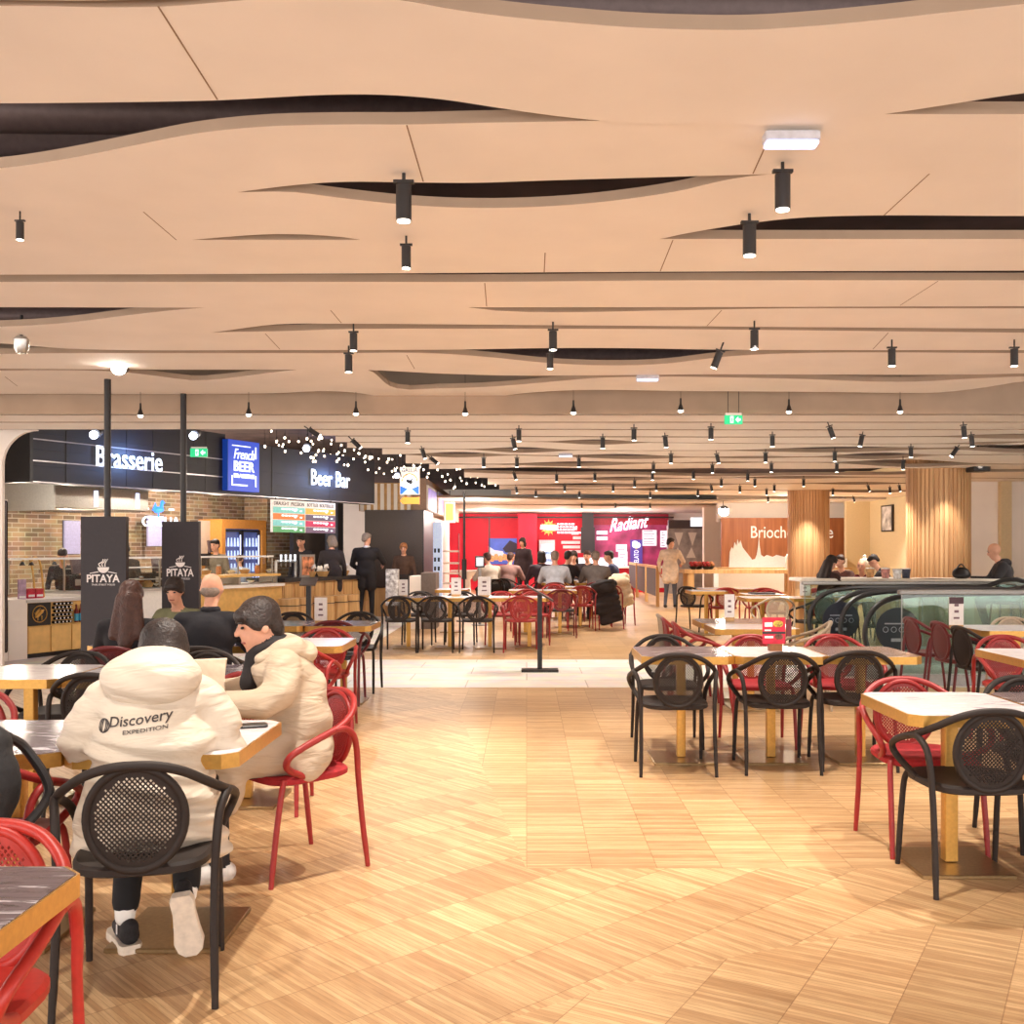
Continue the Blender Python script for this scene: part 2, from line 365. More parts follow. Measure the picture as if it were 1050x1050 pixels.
    L(m3.outputs[2], b.inputs['Base Color']); b.inputs['Roughness'].default_value = .42; b.inputs['Specular IOR Level'].default_value = .4
    return m
M_parquet = parquet()
M_tile = brick('pale_floor_tile', (214, 204, 192), (226, 217, 206), (170, 156, 140), 1.3, .6, .42, axis='xy', msize=.006)
TS0, TS1 = 10.8, 13.5
def plane(name, x0, x1, y0, y1, z, m):
    o = MB().box(x0, x1, y0, y1, z - .05, z).obj(name, m, smooth=False); return struct(o)
plane('floor', -12, 14, -3, TS0, 0, M_parquet)
plane('floor', -12, 14, TS0, TS1, 0, M_tile)
plane('floor', -2.35, 14, TS1, 37, 0, M_parquet)
plane('floor', -14, -2.35, TS1, 37, 0, M_tile)
# ------------------------------------------------------------------ ceiling of overlapping wavy boards (edges traced, laid on their own heights)
def on_plane(px, py, z): 
    Y = (z - CZ) * F / (CY - py); return ((px - CX) * Y / F, Y)
def board(near, far, z, th=.04, name='ceiling', m=None, seams=()):
    """near/far: traced edges [(px, py)...] of the lower face; th the board's thickness"""
    a = [on_plane(x, y, z) for x, y in smooth_line(near)]; b = [on_plane(x, y, z) for x, y in smooth_line(far)]
    mb = MB(); n = len(a); k = len(b)
    # resample both edges to the same count
    def res(p, cnt):
        L = [0.]
        for i in range(1, len(p)): L.append(L[-1] + math.dist(p[i], p[i - 1]))
        out = []; j = 0
        for i in range(cnt):
            t = L[-1] * i / (cnt - 1)
            while j < len(p) - 2 and L[j + 1] < t: j += 1
            u = (t - L[j]) / max(L[j + 1] - L[j], 1e-9); u = min(max(u, 0), 1)
            out.append((p[j][0] + (p[j + 1][0] - p[j][0]) * u, p[j][1] + (p[j + 1][1] - p[j][1]) * u))
        return out
    cnt = 120; a = res(a, cnt); b = res(b, cnt)
    vs = []; 
    for (x, y), (u, v) in zip(a, b):
        if v < y + .004: v = y + .004
        vs += [(x, y, z), (u, v, z), (u, v, z + th), (x, y, z + th)]
    f = []; mi = []
    for i in range(cnt - 1):
        o = i * 4; p = o + 4
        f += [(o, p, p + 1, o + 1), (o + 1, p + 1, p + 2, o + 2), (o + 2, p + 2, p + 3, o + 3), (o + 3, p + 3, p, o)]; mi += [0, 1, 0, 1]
    f += [(0, 1, 2, 3), (cnt * 4 - 4, cnt * 4 - 1, cnt * 4 - 2, cnt * 4 - 3)]; mi += [1, 1]
    mb.v = vs; mb.f = f; mb.m = mi
    # fine joints between the boards' sheets: shallow dark grooves as thin strips just below the face
    for (p0, p1) in seams:
        q0 = on_plane(*p0, z); q1 = on_plane(*p1, z); d = Vector((q1[0] - q0[0], q1[1] - q0[1])).normalized() * .0025; nn = (-d[1], d[0])
        e = z - .0008
        mb.add([(q0[0] - nn[0], q0[1] - nn[1], e), (q0[0] + nn[0], q0[1] + nn[1], e), (q1[0] + nn[0], q1[1] + nn[1], e), (q1[0] - nn[0], q1[1] - nn[1], e)], [(0, 1, 2, 3)], 2)
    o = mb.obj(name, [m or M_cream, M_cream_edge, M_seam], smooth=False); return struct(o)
M_seam = mat('joint_shadow_gap', (150, 120, 95), .9, noise=0)
LX, RX = -420, 1500
# edges, left to right
Af = [(LX, 106), (0, 106), (110, 105), (220, 103), (345, 97), (400, 97.5), (450, 101.5), (517, 111.5), (583, 120.5), (633, 125), (700, 127.5), (783, 127.5), (850, 123), (907, 117), (980, 106), (1050, 95.5), (RX, 60)]
An = [(LX, 20), (0, 6), (160, 7), (250, 0), (330, -8), (410, 0), (467, 10), (520, 17), (583, 23), (640, 27.5), (700, 30), (767, 30.5), (833, 26.6), (900, 20.5), (967, 13), (1050, 4), (RX, -40)]
Bn = [(LX, 186), (0, 172.5), (67, 163), (133, 150), (200, 137), (267, 130), (350, 127.6), (417, 127.6), (483, 126), (603, 124), (760, 119), (900, 117), (983, 117), (1050, 117), (RX, 118)]
Bf = [(LX, 225), (0, 213), (120, 206), (243, 197), (300, 190), (350, 186.5), (417, 187), (483, 187.5), (563, 185), (700, 181), (773, 179), (883, 176.5), (1050, 175), (RX, 172)]
Cn = [(LX, 210), (0, 203), (120, 198), (243, 197), (300, 197), (350, 203), (417, 210), (483, 213), (550, 212), (617, 207), (700, 195), (733, 187), (773, 180), (883, 176), (1050, 174), (RX, 171)]
Cf = [(LX, 247.5), (0, 247.5), (182, 247), (213, 244.5), (283, 240), (350, 243), (383, 248), (450, 256), (533, 258.5), (617, 252), (677, 245), (700, 240), (783, 227), (833, 222.5), (1050, 221.5), (RX, 221)]
Dn = [(LX, 246), (0, 245.5), (250, 246), (683, 245), (833, 245), (1050, 245), (RX, 245)]
Df = [(LX, 281.8), (0, 281.6), (350, 280.5), (700, 278.5), (1050, 277.5), (RX, 277)]
En = [(LX, 289), (0, 289), (350, 289), (497, 289), (700, 287.5), (1050, 287.5), (RX, 287.5)]
Ef = [(LX, 315), (0, 315), (240, 315.5), (350, 315), (505, 315.2), (700, 315), (1050, 314), (RX, 314)]
Fn = [(LX, 338), (0, 335), (67, 331), (133, 323), (183, 317.5), (220, 315), (300, 314), (480, 315), (508, 318.5), (700, 318), (780, 316.5), (1050, 316.2), (RX, 316)]
Ff = [(LX, 352), (0, 352), (60, 349), (140, 347), (217, 341), (283, 332.6), (350, 332), (500, 333), (700, 334.5), (1050, 337), (RX, 338)]
Gn = [(LX, 350), (0, 350), (60, 348), (140, 346), (217, 341), (290, 339.5), (350, 337.5), (500, 337), (700, 337.5), (1050, 341), (RX, 342)]
Gf = [(LX, 350), (0, 352), (60, 357), (125, 359), (270, 359), (350, 359), (470, 358.5), (560, 357), (640, 357), (730, 358.5), (1050, 359), (RX, 359)]
Hn = [(LX, 364), (0, 363), (60, 362), (125, 362), (270, 362), (350, 362), (440, 362), (500, 366), (560, 372), (620, 374.5), (680, 373), (740, 366), (800, 362.5), (1050, 362), (RX, 362)]
Hf = [(LX, 378), (0, 378), (150, 379), (300, 379), (380, 379.5), (450, 383), (520, 385), (600, 385), (700, 384), (800, 384), (1000, 384), (1050, 383), (RX, 380)]
In = [(LX, 383), (0, 380), (120, 381), (165, 386), (200, 390), (256, 385), (291, 380.5), (380, 380), (400, 396), (450, 398), (510, 396), (569, 391), (620, 387), (800, 388), (930, 391.5), (1000, 388), (1050, 386), (RX, 384)]
If = [(LX, 404), (0, 404), (220, 404), (290, 403), (327, 401), (363, 402.5), (398, 408), (458, 411), (498, 408), (545, 402.6), (593, 400), (700, 401), (850, 402), (926, 403), (964, 402.5), (1012, 397), (1050, 391), (RX, 385)]
Z0 = 2.84
board([(LX, -140), (0, -140), (525, -150), (RX, -150)], [(LX, -8), (0, 0), (160, -1), (220, -6), (330, -30), (420, -34), (600, -26), (760, -22), (900, -30), (1050, -40), (RX, -60)], Z0 - .004, seams=())
board(An, Af, Z0, seams=[((162, 6), (223, 102)),])
board(Bn, Bf, Z0 + .004, seams=[((417, 128), (434, 186)), ((791, 136), (772, 178))])
board(Cn, Cf, Z0 + .008, seams=[((147, 217), (181, 246)), ((953, 178), (906, 221))])
board(Dn, Df, Z0 + .012, seams=[((559, 259), (558, 279)), ((690, 246), (677, 278))])
board(En, Ef, Z0 + .016, seams=[((497, 290), (499, 314)), ((962, 288), (923, 313))])
board(Fn, Ff, Z0 + .020, seams=[((339, 318), (350, 331)), ((740, 318), (725, 334))])
board(Gn, Gf, Z0 + .024, seams=[((272, 342), (287, 358)), ((911, 341), (895, 358))])
board(Hn, Hf, Z0 + .028, seams=[((417, 364), (425, 378)), ((392, 380), (400, 394))])
board(In, If, Z0 + .032, seams=[((5, 386), (18, 396))])
FY = 9.42; LZ = 2.70
struct(MB().box(-12, 14, -3, FY + .3, 3.55, 3.6).obj('ceiling', M_plenum, smooth=False))
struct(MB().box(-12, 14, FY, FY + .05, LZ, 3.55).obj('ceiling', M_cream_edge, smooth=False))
struct(MB().box(-14, 14, FY + .3, 38, 3.55, 3.6).obj('ceiling', M_plenum, smooth=False))
# dark ducts up in the void
for (px, py, rr, s) in [(40, 130, .11, 1), (560, 5, .12, 1), (700, 8, .1, 1), (250, 112, .08, 1), (60, 323, .09, 1), (600, 365, .1, 1)]:
    x, y = on_plane(px, py, 3.2)
    MB().cyl((x - 2.2, y, 3.2), (x + 2.2, y + .1, 3.2), rr, n=14).obj('ceiling_duct', mat('duct_dark', (104, 88, 86), .5, .3), kind='structure')
# lower ceiling beyond the step: gaps traced as (centre row, half height as a function of column)
def gap(c, lens, base=.35): 
    """lens: [(px centre, half width, half height)] dark openings along the joint"""
    def h(x):
        v = base
        for (p, wd, hh) in lens:
            t = (x - p) / wd
            if abs(t) < 1: v += hh * (.5 + .5 * math.cos(PI * t))
        return v
    def mid(x): return c[0] + c[1] * math.sin(x / c[2] + c[3])
    return h, mid
gaps = [
    ((433.0, 0, 100, 0), [], .45),
    ((440.5, .3, 120, 1), [], .45),
    ((447.6, .5, 130, 2), [(1040, 90, 2.)], .45),
    ((454.0, 1.2, 120, .5), [(612, 60, 2.4), (1035, 80, 1.5)], .3),
    ((460.5, 1.6, 140, 3.), [(535, 60, 2.6), (860, 130, 2.6), (1060, 110, 5.)], .3),
    ((467.5, 1.4, 100, .4), [(640, 80, 2.2), (770, 60, .8), (470, 60, 2.5), (900, 70, 3.)], .4),
    ((475.0, 1., 90, 2.2), [(590, 90, 2.2), (930, 90, 3.5), (740, 60, .5)], .35),
    ((483.2, 1., 110, 1.), [(560, 120, 2.4), (740, 150, 2.8), (900, 120, 2.)], 1.4),
    ((490.0, .8, 80, .2), [(640, 70, 1.6), (820, 80, 1.2)], .3),
    ((496.5, 1., 100, 2.), [(600, 100, 1.6), (700, 70, 1.4), (880, 60, 1.)], .35),
    ((502.5, .9, 90, 4.), [(690, 60, 1.6), (560, 60, .8), (890, 80, 1.4)], .3),
    ((510.0, 1.1, 120, 1.), [(600, 130, 2.2), (720, 90, 2.6), (820, 100, 1.6)], 1.0),
    ((517.0, .7, 80, 0.), [(640, 90, 1.), (760, 80, 1.)], .4),
]
def left_limit(Y):   # the boards stop along a line over the food counters
    if Y < 10.9: return -12
    return min(-2.5 + (Y - 10.7) * .19, -.6) if Y < 24 else -3.2
prev = None
xs_all = list(range(-700, 1900, 12))
def low_board(near, far, k):
    z = LZ + .003 * (k % 2)
    pts_n = []; pts_f = []
    for x in xs_all:
        xn, yn = on_plane(x, near(x), z); xf, yf = on_plane(x, far(x), z)
        lim = left_limit((yn + yf) / 2 if k else 10)
        if xf < lim - .0 or xn > 14: continue
        pts_n.append((max(xn, lim), yn)); pts_f.append((max(xf, lim), yf))
    vs = []; f = []; mi = []
    cnt = len(pts_n)
    for (x, y), (u, v) in zip(pts_n, pts_f): vs += [(x, y, z), (u, v, z), (u, v, z + .05), (x, y, z + .05)]
    for i in range(cnt - 1):
        o = i * 4; p = o + 4
        f += [(o, p, p + 1, o + 1), (o + 1, p + 1, p + 2, o + 2), (o + 2, p + 2, p + 3, o + 3), (o + 3, p + 3, p, o)]; mi += [0, 1, 0, 1]
    f += [(0, 1, 2, 3), (cnt * 4 - 4, cnt * 4 - 1, cnt * 4 - 2, cnt * 4 - 3)]; mi += [1, 1]
    mb = MB(); mb.v, mb.f, mb.m = vs, f, mi
    struct(mb.obj('ceiling', [M_cream, M_cream_edge], smooth=False))
edge = lambda x: 424.6
nearf = edge
for k, g in enumerate(gaps):
    h, mid = gap(*g)
    low_board(nearf, (lambda x, h=h, mid=mid: mid(x) - h(x)), k)
    nearf = (lambda x, h=h, mid=mid: mid(x) + h(x))
low_board(nearf, lambda x: 526.5, 13)
# ------------------------------------------------------------------ bulkhead with a rounded corner over the food counters
arc = [(-5.53 + .36 - .36 * math.cos(a), 2.35 + .36 * math.sin(a)) for a in [PI / 2 * k / 10 for k in range(11)]]
poly = [(-12, 10.8, 0), (-5.53, 10.8, 0)] + [(x, 10.8, z) for x, z in arc] + [(-5.17, 10.8, 2.72), (-12, 10.8, 2.72)]
struct(MB().prism(poly, (0, .05, 0)).obj('wall_left', M_cream, smooth=False))
struct(MB().box(14, 14.1, 8, 38, 0, 3.55).obj('wall_right', M_cream, smooth=False))
# ------------------------------------------------------------------ round-backed armchairs
def disc_mesh(m):
    """perforated round back panel with its rim"""
    mb = MB(); s = .0125; rim = .166
    cz, tilt = .612, .10
    def T(x, z, y=0.): x *= .9; return (x, -.235 + .55 * x * x - tilt * z + y, cz + z)
    n = 17; r2 = .70710678
    for i in range(-n, n + 1):
        for j in range(-n, n + 1):
            cx = (i + j) * s * r2; cz2 = (i - j) * s * r2; d = math.hypot(cx, cz2)
            if d > rim - .006: continue
            o = [(cx + a * s * r2, cz2 + b * s * r2) for a, b in ((1, 0), (0, 1), (-1, 0), (0, -1))]
            if d > .138:
                mb.add([T(x, z, y) for y in (0., .006) for x, z in o], [(0, 1, 2, 3), (7, 6, 5, 4)])
            else:
                q = [(cx + a * s * r2 * .61, cz2 + b * s * r2 * .61) for a, b in ((1, 0), (0, 1), (-1, 0), (0, -1))]
                vs = [T(x, z, y) for y in (0., .006) for x, z in o + q]; f = []
                for k in range(4):
                    l = (k + 1) % 4
                    f += [(k, l, 4 + l, 4 + k), (8 + l, 8 + k, 12 + k, 12 + l), (4 + k, 4 + l, 12 + l, 12 + k)]
                mb.add(vs, f)
    pts = [T(rim * math.cos(a), rim * math.sin(a), .003) for a in [2 * PI * k / 44 for k in range(44)]]
    mb.tube(pts, .0135, 8, closed=True)
    return mb
SH = []
def chair_proto(color_name, m, seat_m=None):
    t = thing('armchair', '-', 'chair')
    global SH
    disc_mesh(m).obj('backrest', m, t, ang=.9)
    mb = MB()   # seat: soft square shell
    rings = []
    for (k, z) in ((.93, .424), (1.0, .432), (1.0, .452), (.95, .462), (.7, .456), (.35, .450), (.02, .449)):
        ring = []
        for i in range(32):
            a = 2 * PI * i / 32; c, s_ = math.cos(a), math.sin(a); e = .55
            x = .222 * math.copysign(abs(c) ** e, c); y = .222 * math.copysign(abs(s_) ** e, s_)
            x *= 1 + .06 * (y / .222)
            ring.append((x * k, y * k + .0, z + (.004 if k < .9 else 0)))
        rings.append(ring)
    mb.loft(rings)
    mb.obj('seat', [seat_m or m], t)
    hoop = [(0, -.262, .788), (.08, -.258, .782), (.155, -.235, .758), (.225, -.18, .712), (.272, -.09, .668), (.292, .02, .635), (.296, .11, .604), (.289, .172, .572), (.274, .188, .536), (.256, .165, .505), (.238, .11, .475), (.222, .04, .447)]
    hoop = [(x * .955, y, z) for x, y, z in hoop]; hp = spline([(-x, y, z) for x, y, z in hoop[::-1]] + hoop[1:], 5)
    MB().tube(hp, .0155, 10).obj('armrest_hoop', m, t)
    for s_ in (-1, 1):
        MB().tube(spline([(s_ * .243, -.25, 0), (s_ * .238, -.222, .22), (s_ * .238, -.20, .42), (s_ * .244, -.188, .54), (s_ * .252, -.165, .615), (s_ * .266, -.11, .655), (s_ * .272, -.05, .655)], 4), [.0115] * 2 + [.0135] * 8 + [.0145] * 15, 10).obj('leg', m, t)
        MB().tube(spline([(s_ * .226, .242, 0), (s_ * .222, .215, .22), (s_ * .217, .185, .40), (s_ * .205, .165, .448)], 4), [.0115] * 2 + [.0135] * 11, 10).obj('leg', m, t)
    return t
PROTO = {}
for k, m, sm in (('black', M_dark, None), ('red', M_red, None), ('bright', M_brightred, None), ('wine', M_wine, None), ('beige', M_beige, None), ('redpad', M_red, M_cushion), ('winedark', M_wine, M_black), ('blackpad', M_dark, M_cushion)):
    PROTO[k] = [chair_proto(k, m, sm), False]
R = math.radians
def chair(kind, x, y, yaw, label, group=None):
    p = PROTO[kind]
    if not p[1]:
        p[1] = True; p[0].location = (x, y, 0); p[0].rotation_euler = (0, 0, R(yaw)); p[0]['label'] = label
        if group: p[0]['group'] = group
        return p[0]
    r = dup(p[0], (x, y, 0), R(yaw), label)
    if group: r['group'] = group
    elif 'group' in r: del r['group']
    return r
# front left
chair('black', -1.285, 3.46, 12.4, 'dark brown armchair under the person in the white lettered puffer jacket')
chair('redpad', -1.083, 4.74, 133.8, 'red armchair seen from the side, under the seated person in the beige coat')
chair('bright', -1.325, 2.27, 178, 'bright red armchair facing us behind the cut-off marble table in the bottom left corner')
chair('red', -1.93, 3.62, 2, 'red armchair with the black backpack hung on its back at the left edge')
chair('black', -2.36, 5.76, 0, 'black mesh-back armchair with its back to us, left of the white lettered jacket', None)
chair('red', -2.62, 4.62, 180, 'red armchair cut by the left edge, behind the marble table beside the backpack')
chair('red', -1.50, 5.84, 0, 'red armchair hidden behind the person in the beige coat')
chair('black', -2.90, 6.42, 180, 'black armchair facing us, in front of the long-haired woman')
chair('black', -2.08, 6.44, 180, 'black armchair facing us, in front of the bald man in black')
chair('wine', -2.84, 7.24, 0, 'dark pink armchair under the long-haired woman')
chair('black', -2.25, 7.26, 0, 'black armchair under the bald man in black')
chair('red', -1.66, 7.42, 0, 'red armchair at the bright white table behind the beige coat, near side')
chair('red', -1.67, 8.34, 180, 'red armchair at the bright white table behind the beige coat, far side')
chair('black', -2.90, 8.72, 180, 'black armchair under the man in the green top')
chair('winedark', -1.80, 9.74, 0, 'dark red armchair with black seat at the grey table end, behind the white table')
chair('black', -1.77, 10.56, 180, 'black armchair at the far side of the grey table end, before the tile band')
chair('black', -2.45, 10.5, 180, 'black armchair facing us behind the grey table, left of the black menu post')
# front right table
chair('black', 1.955, 4.53, 0, 'dark brown armchair nearest to us on the right, pushed under the pale marble table')
chair('redpad', 1.955, 5.08, 180, 'red armchair facing us behind the nearest marble table on the right')
chair('black', 2.61, 4.62, 0, 'dark brown armchair cut by the right edge beside the nearest marble table')
chair('black', 2.60, 5.14, 180, 'dark brown armchair facing us at the right edge, behind the dark marble top')
chair('red', 3.67, 7.66, 180, 'bright red mesh armchair cut by the right edge, behind the pale second table')
chair('black', 3.5, 6.42, 4, 'black armchair at the right edge with its hoop under the pale second table')
# middle right row
chair('black', .975, 6.81, 0, 'dark brown armchair at the left end of the row of three marble tables, near side')
chair('black', 1.06, 7.70, 180, 'dark brown armchair facing us behind the left table of the row of three')
chair('black', 1.662, 6.86, 0, 'dark brown armchair, back to us, at the middle of the three marble tables')
chair('black', 2.20, 6.96, -3, 'dark brown armchair, back to us, at the right of the three marble tables')
chair('redpad', 1.74, 7.70, 180, 'red armchair facing us behind the brochure stand in the row of three tables')
chair('redpad', 2.37, 7.72, 180, 'red armchair facing us behind the right table of the row of three')
# tables behind it
chair('beige', 1.60, 10.45, -90, 'beige armchair seen edge-on at the left of the bright tables behind the row of three')
chair('red', 1.58, 9.92, -90, 'red armchair seen edge-on next to the beige one, middle right')
chair('red', 1.60, 9.36, -90, 'nearest red armchair seen edge-on at the left of the bright tables')
chair('beige', 2.55, 9.5, 78, 'beige armchair seen edge-on just right of the red brochure stand')
chair('wine', 3.98, 10.0, -84, 'dark red armchair seen edge-on, left of three beside the glass guard')
chair('wine', 4.02, 9.42, -84, 'dark red armchair seen edge-on, middle of three beside the glass guard')
chair('black', 3.98, 8.86, -84, 'black armchair seen edge-on, right of three beside the glass guard')
chair('beige', 4.72, 9.75, 180, 'beige armchair facing us behind the table with the white sign at the right edge')
# centre left long row
for x, k, l in ((-1.79, 'black', 'black armchair at the left end of the long centre row, near side'), (-1.28, 'black', 'second black armchair from the left in the long centre row, near side'),
                (-.70, 'black', 'third black armchair in the long centre row, overlapping the red ones'), (-.08, 'red', 'red armchair with its back to us just left of the black menu post')):
    chair(k, x, 14.6, 0, l)
chair('black', -1.66, 15.72, 180, 'black armchair facing us at the far side of the long centre row, left end')
chair('black', -1.02, 15.74, 180, 'black armchair facing us at the far side of the long centre row, second')
chair('red', -.40, 15.72, 180, 'red armchair facing us behind the small white menu card of the centre row')
chair('red', .12, 15.70, 180, 'red armchair facing us behind the top of the black menu post')
chair('winedark', .57, 16.95, 0, 'dark red armchair with brown back panel right of the black menu post')
chair('red', .02, 17.0, 0, 'red armchair in the second centre row left of the brown backed one')
chair('red', .98, 18.4, 0, 'red armchair beside the black puffer coat')
chair('red', .52, 18.9, 180, 'red armchair facing us in the second centre row')
chair('red', -.05, 18.3, 180, 'red armchair facing us under the slanted menu plate')
chair('red', 1.45, 18.7, 20, 'red armchair carrying the black puffer coat')
chair('red', 1.76, 19.6, 15, 'red armchair carrying the cream coat')
# far right field
chair('red', 3.40, 17.7, 0, 'red armchair with its back to us below the long oak table')
chair('black', 2.98, 18.2, -40, 'black armchair at the left end of the tables below the long oak table')
chair('red', 4.02, 17.6, 0, 'red armchair right of its twin below the long oak table')
chair('beige', 3.46, 14.35, 0, 'beige armchair with its back to us in the far right field')
chair('black', 4.0, 14.3, 25, 'black armchair with its back to us left of the escalator handrails')
chair('red', 3.95, 16.4, 180, 'red armchair facing us behind the white tables in the far right field')
chair('red', 4.85, 16.9, 180, 'red armchair facing us beside the escalator handrail top')
chair('red', 4.60, 15.9, 180, 'red armchair half hidden by the small white card in the far right field')
# ------------------------------------------------------------------ pedestal tables
def chamf(w, d, c, ins=0.):
    w -= 2 * ins; d -= 2 * ins; a, b = w / 2, d / 2
    return [(a - c, -b), (a, -b + c), (a, b - c), (a - c, b), (-a + c, b), (-a, b - c), (-a, -b + c), (-a + c, -b)]
def table_proto(m, w, d, c=.05):
    t = thing('pedestal_table', '-', 'table')
    P = chamf(w, d, c, .006); MB().prism([(x, y, .715) for x, y in P], (0, 0, .0355)).obj('tabletop', m, t, smooth=False)
    P = chamf(w, d, c); mb = MB(); Q = chamf(w, d, c, .0055); n = 8
    mb.add([(x, y, .698) for x, y in P] + [(x, y, .749) for x, y in P] + [(x, y, .749) for x, y in Q] + [(x, y, .698) for x, y in Q], [(i, (i + 1) % n, (i + 1) % n + n, i + n) for i in range(n)] + [(i + n, (i + 1) % n + n, (i + 1) % n + 2 * n, i + 2 * n) for i in range(n)] + [(i + 3 * n, (i + 1) % n + 3 * n, (i + 1) % n, i) for i in range(n)] + [(i + 2 * n, (i + 1) % n + 2 * n, (i + 1) % n + 3 * n, i + 3 * n) for i in range(n)])
    mb.obj('brass_edge', M_gold, t, smooth=False)
    MB().rbox(-.03, .03, -.03, .03, .02, .713, .006).obj('pedestal', M_gold, t)
    MB().rbox(-.21, .21, -.22, .22, 0, .018, .006).obj('base_plate', M_bronze, t)
    return t
TP = {}
def table(kind, x, y, label, w=.62, d=.72, rz=0, group=None):
    k = (kind, w, d)
    if k not in TP:
        TP[k] = table_proto(M_marble if kind == 'pale' else M_marble_dark, w, d); o = TP[k]; o.location = (x, y, 0); o.rotation_euler = (0, 0, R(rz)); o['label'] = label
        if group: o['group'] = group
        return o
    o = dup(TP[k], (x, y, 0), R(rz), label)
    if group: o['group'] = group
    elif 'group' in o: del o['group']
    return o
table('dark', -1.30, 1.96, 'grey veined marble table cut by the bottom left corner')
table('pale', -1.325, 3.93, 'pale marble table between the lettered jacket and the beige coat')
table('dark', -1.955, 3.93, 'grey veined marble table at the left edge behind the backpack')
table('pale', -2.89, 5.97, 'pale marble table behind the mesh-back armchair at the left edge')
table('pale', -2.26, 5.97, 'pale marble table hidden behind the hood of the lettered jacket')
table('dark', -1.63, 5.97, 'dark marble table behind the paper bag, between both coats')
table('dark', -2.93, 7.86, 'dark marble table in front of the long-haired woman')
table('dark', -2.30, 7.86, 'dark marble table in front of the bald man in black')
table('pale', -1.67, 7.86, 'bright white table corner just right of the beige coat')
table('dark', -1.75, 9.80, 'grey table end with two armchairs, before the tile band')
table('dark', -2.38, 9.80, 'grey table left of the grey table end, behind the menu board stand')
table('pale', 1.965, 4.76, 'pale marble table nearest to us on the right')
table('dark', 2.595, 4.76, 'dark marble table cut by the right edge, joined to the nearest pale one')
table('pale', 3.56, 6.95, 'pale marble table cut by the right edge, behind the nearest red armchair', .72, .80)
table('dark', 1.075, 7.14, 'dark veined marble table at the left end of the row of three')
table('pale', 1.70, 7.14, 'pale marble table in the middle of the row of three, with the brochure stand')
table('dark', 2.325, 7.14, 'brown veined marble table at the right end of the row of three')
table('pale', 2.06, 9.42, 'bright pale table behind the brochure stand', .76, .66)
table('dark', 2.06, 10.12, 'dark table with the standing card, behind the bright pale one', .76, .66)
table('pale', 4.42, 9.25, 'pale table with the white sign on a wooden block, by the glass guard', .9, .72)
for x, l in ((-1.74, 'left end'), (-1.13, 'second from left'), (-.54, 'third from left'), (.04, 'right end, behind the black menu post')):
    table('pale' if x > -1.2 else 'dark', x, 15.1, 'table of the long centre row, ' + l, .57)
for x, y, l in ((.57, 17.6, 'table in front of the brown backed red armchair'), (-.02, 17.65, 'table of the second centre row under the menu plate'), (1.0, 19.1, 'table beside the hanging puffer coat'), (-1.3, 18.0, 'table with the upright menu card in the second centre row')):
    table('pale', x, y, l, .57)
for x, y, l in ((3.05, 17.4, 'table at the left end of the far right field, below the long oak table'), (3.4, 18.3, 'table behind the red armchairs in the far right field'), (4.05, 18.3, 'table right of it under the long oak table'),
                (3.45, 15.0, 'bright table in front of the beige armchair, far right field'), (4.08, 15.0, 'bright table with the small white card, far right field'), (4.72, 15.1, 'bright table behind the escalator handrail'), (3.7, 16.1, 'table with a dark tray, far right field'), (4.9, 16.2, 'table with a straw basket near the couple')):
    table('pale', x, y, l, .62)
# ------------------------------------------------------------------ ceiling spots
def downlight_proto():
    t = thing('ceiling_spotlight', '-', 'spotlight')
    MB().lathe([(.0, -.118), (.026, -.118), (.026, 0), (.0, 0)], n=20).obj('housing', M_black, t)
    MB().lathe([(.0, -.1185), (.022, -.1185), (.022, -.1215), (.0, -.1215)], n=20).obj('lens', M_lens, t, label='glowing lens')
    MB().box(-.034, .034, -.010, .010, .006, .016).obj('track_adapter', M_black, t)
    MB().cyl((0, 0, 0), (0, 0, .075), .006, n=8).obj('stem', M_black, t)
    return t
dl = None
def downlight(px, py, z, label, group=None, tilt=(0, 0), sc=1.):
    """hangs from the ceiling at the height z, its top seen at (px, py)"""
    global dl
    Y = (z - CZ) * F / (CY - py); X = atX(px, Y)
    if dl is None: dl = downlight_proto(); o = dl; o.location = (X, Y, z); o['label'] = label
    else: o = dup(dl, (X, Y, z), 0, label)
    o.rotation_euler = (tilt[0], tilt[1], 0); o.scale = (sc,) * 3
    if group: o['group'] = group
    elif 'group' in o: del o['group']
    return o
HZ = 2.80
for px, py, l, s in ((414, 190, 'black cylinder spotlight hanging from the big dark opening, upper left of centre', 1.1), (416.5, 253, 'short black spotlight just below the larger one, upper left of centre', .8), (802.5, 179, 'black cylinder spotlight under the white light bar, upper right', 1.05),
                     (768.5, 231, 'black cylinder spotlight hanging in the slit below and left of its twin, upper right', 1.05), (20.5, 228, 'small black spotlight near the left edge, high up', .6), (362.5, 342, 'upper spotlight of the pair left of centre', .9), (357.5, 364, 'lower spotlight of the pair left of centre', 1.),
                     (567, 340, 'upper spotlight of the pair in the middle', .95), (564, 363, 'lower spotlight of the pair in the middle', .85), (773.5, 339, 'black spotlight right of the middle pair', .95), (914.5, 358, 'black spotlight above the right wood column', .95), (1040, 358, 'black spotlight at the right edge under the ceiling', .95)):
    downlight(px, py, HZ, l, sc=s)
downlight(738, 361, HZ, 'tilted black spotlight left of the exit sign', tilt=(.1, .35), sc=.95)
G = 'spotlights under the low slatted ceiling'
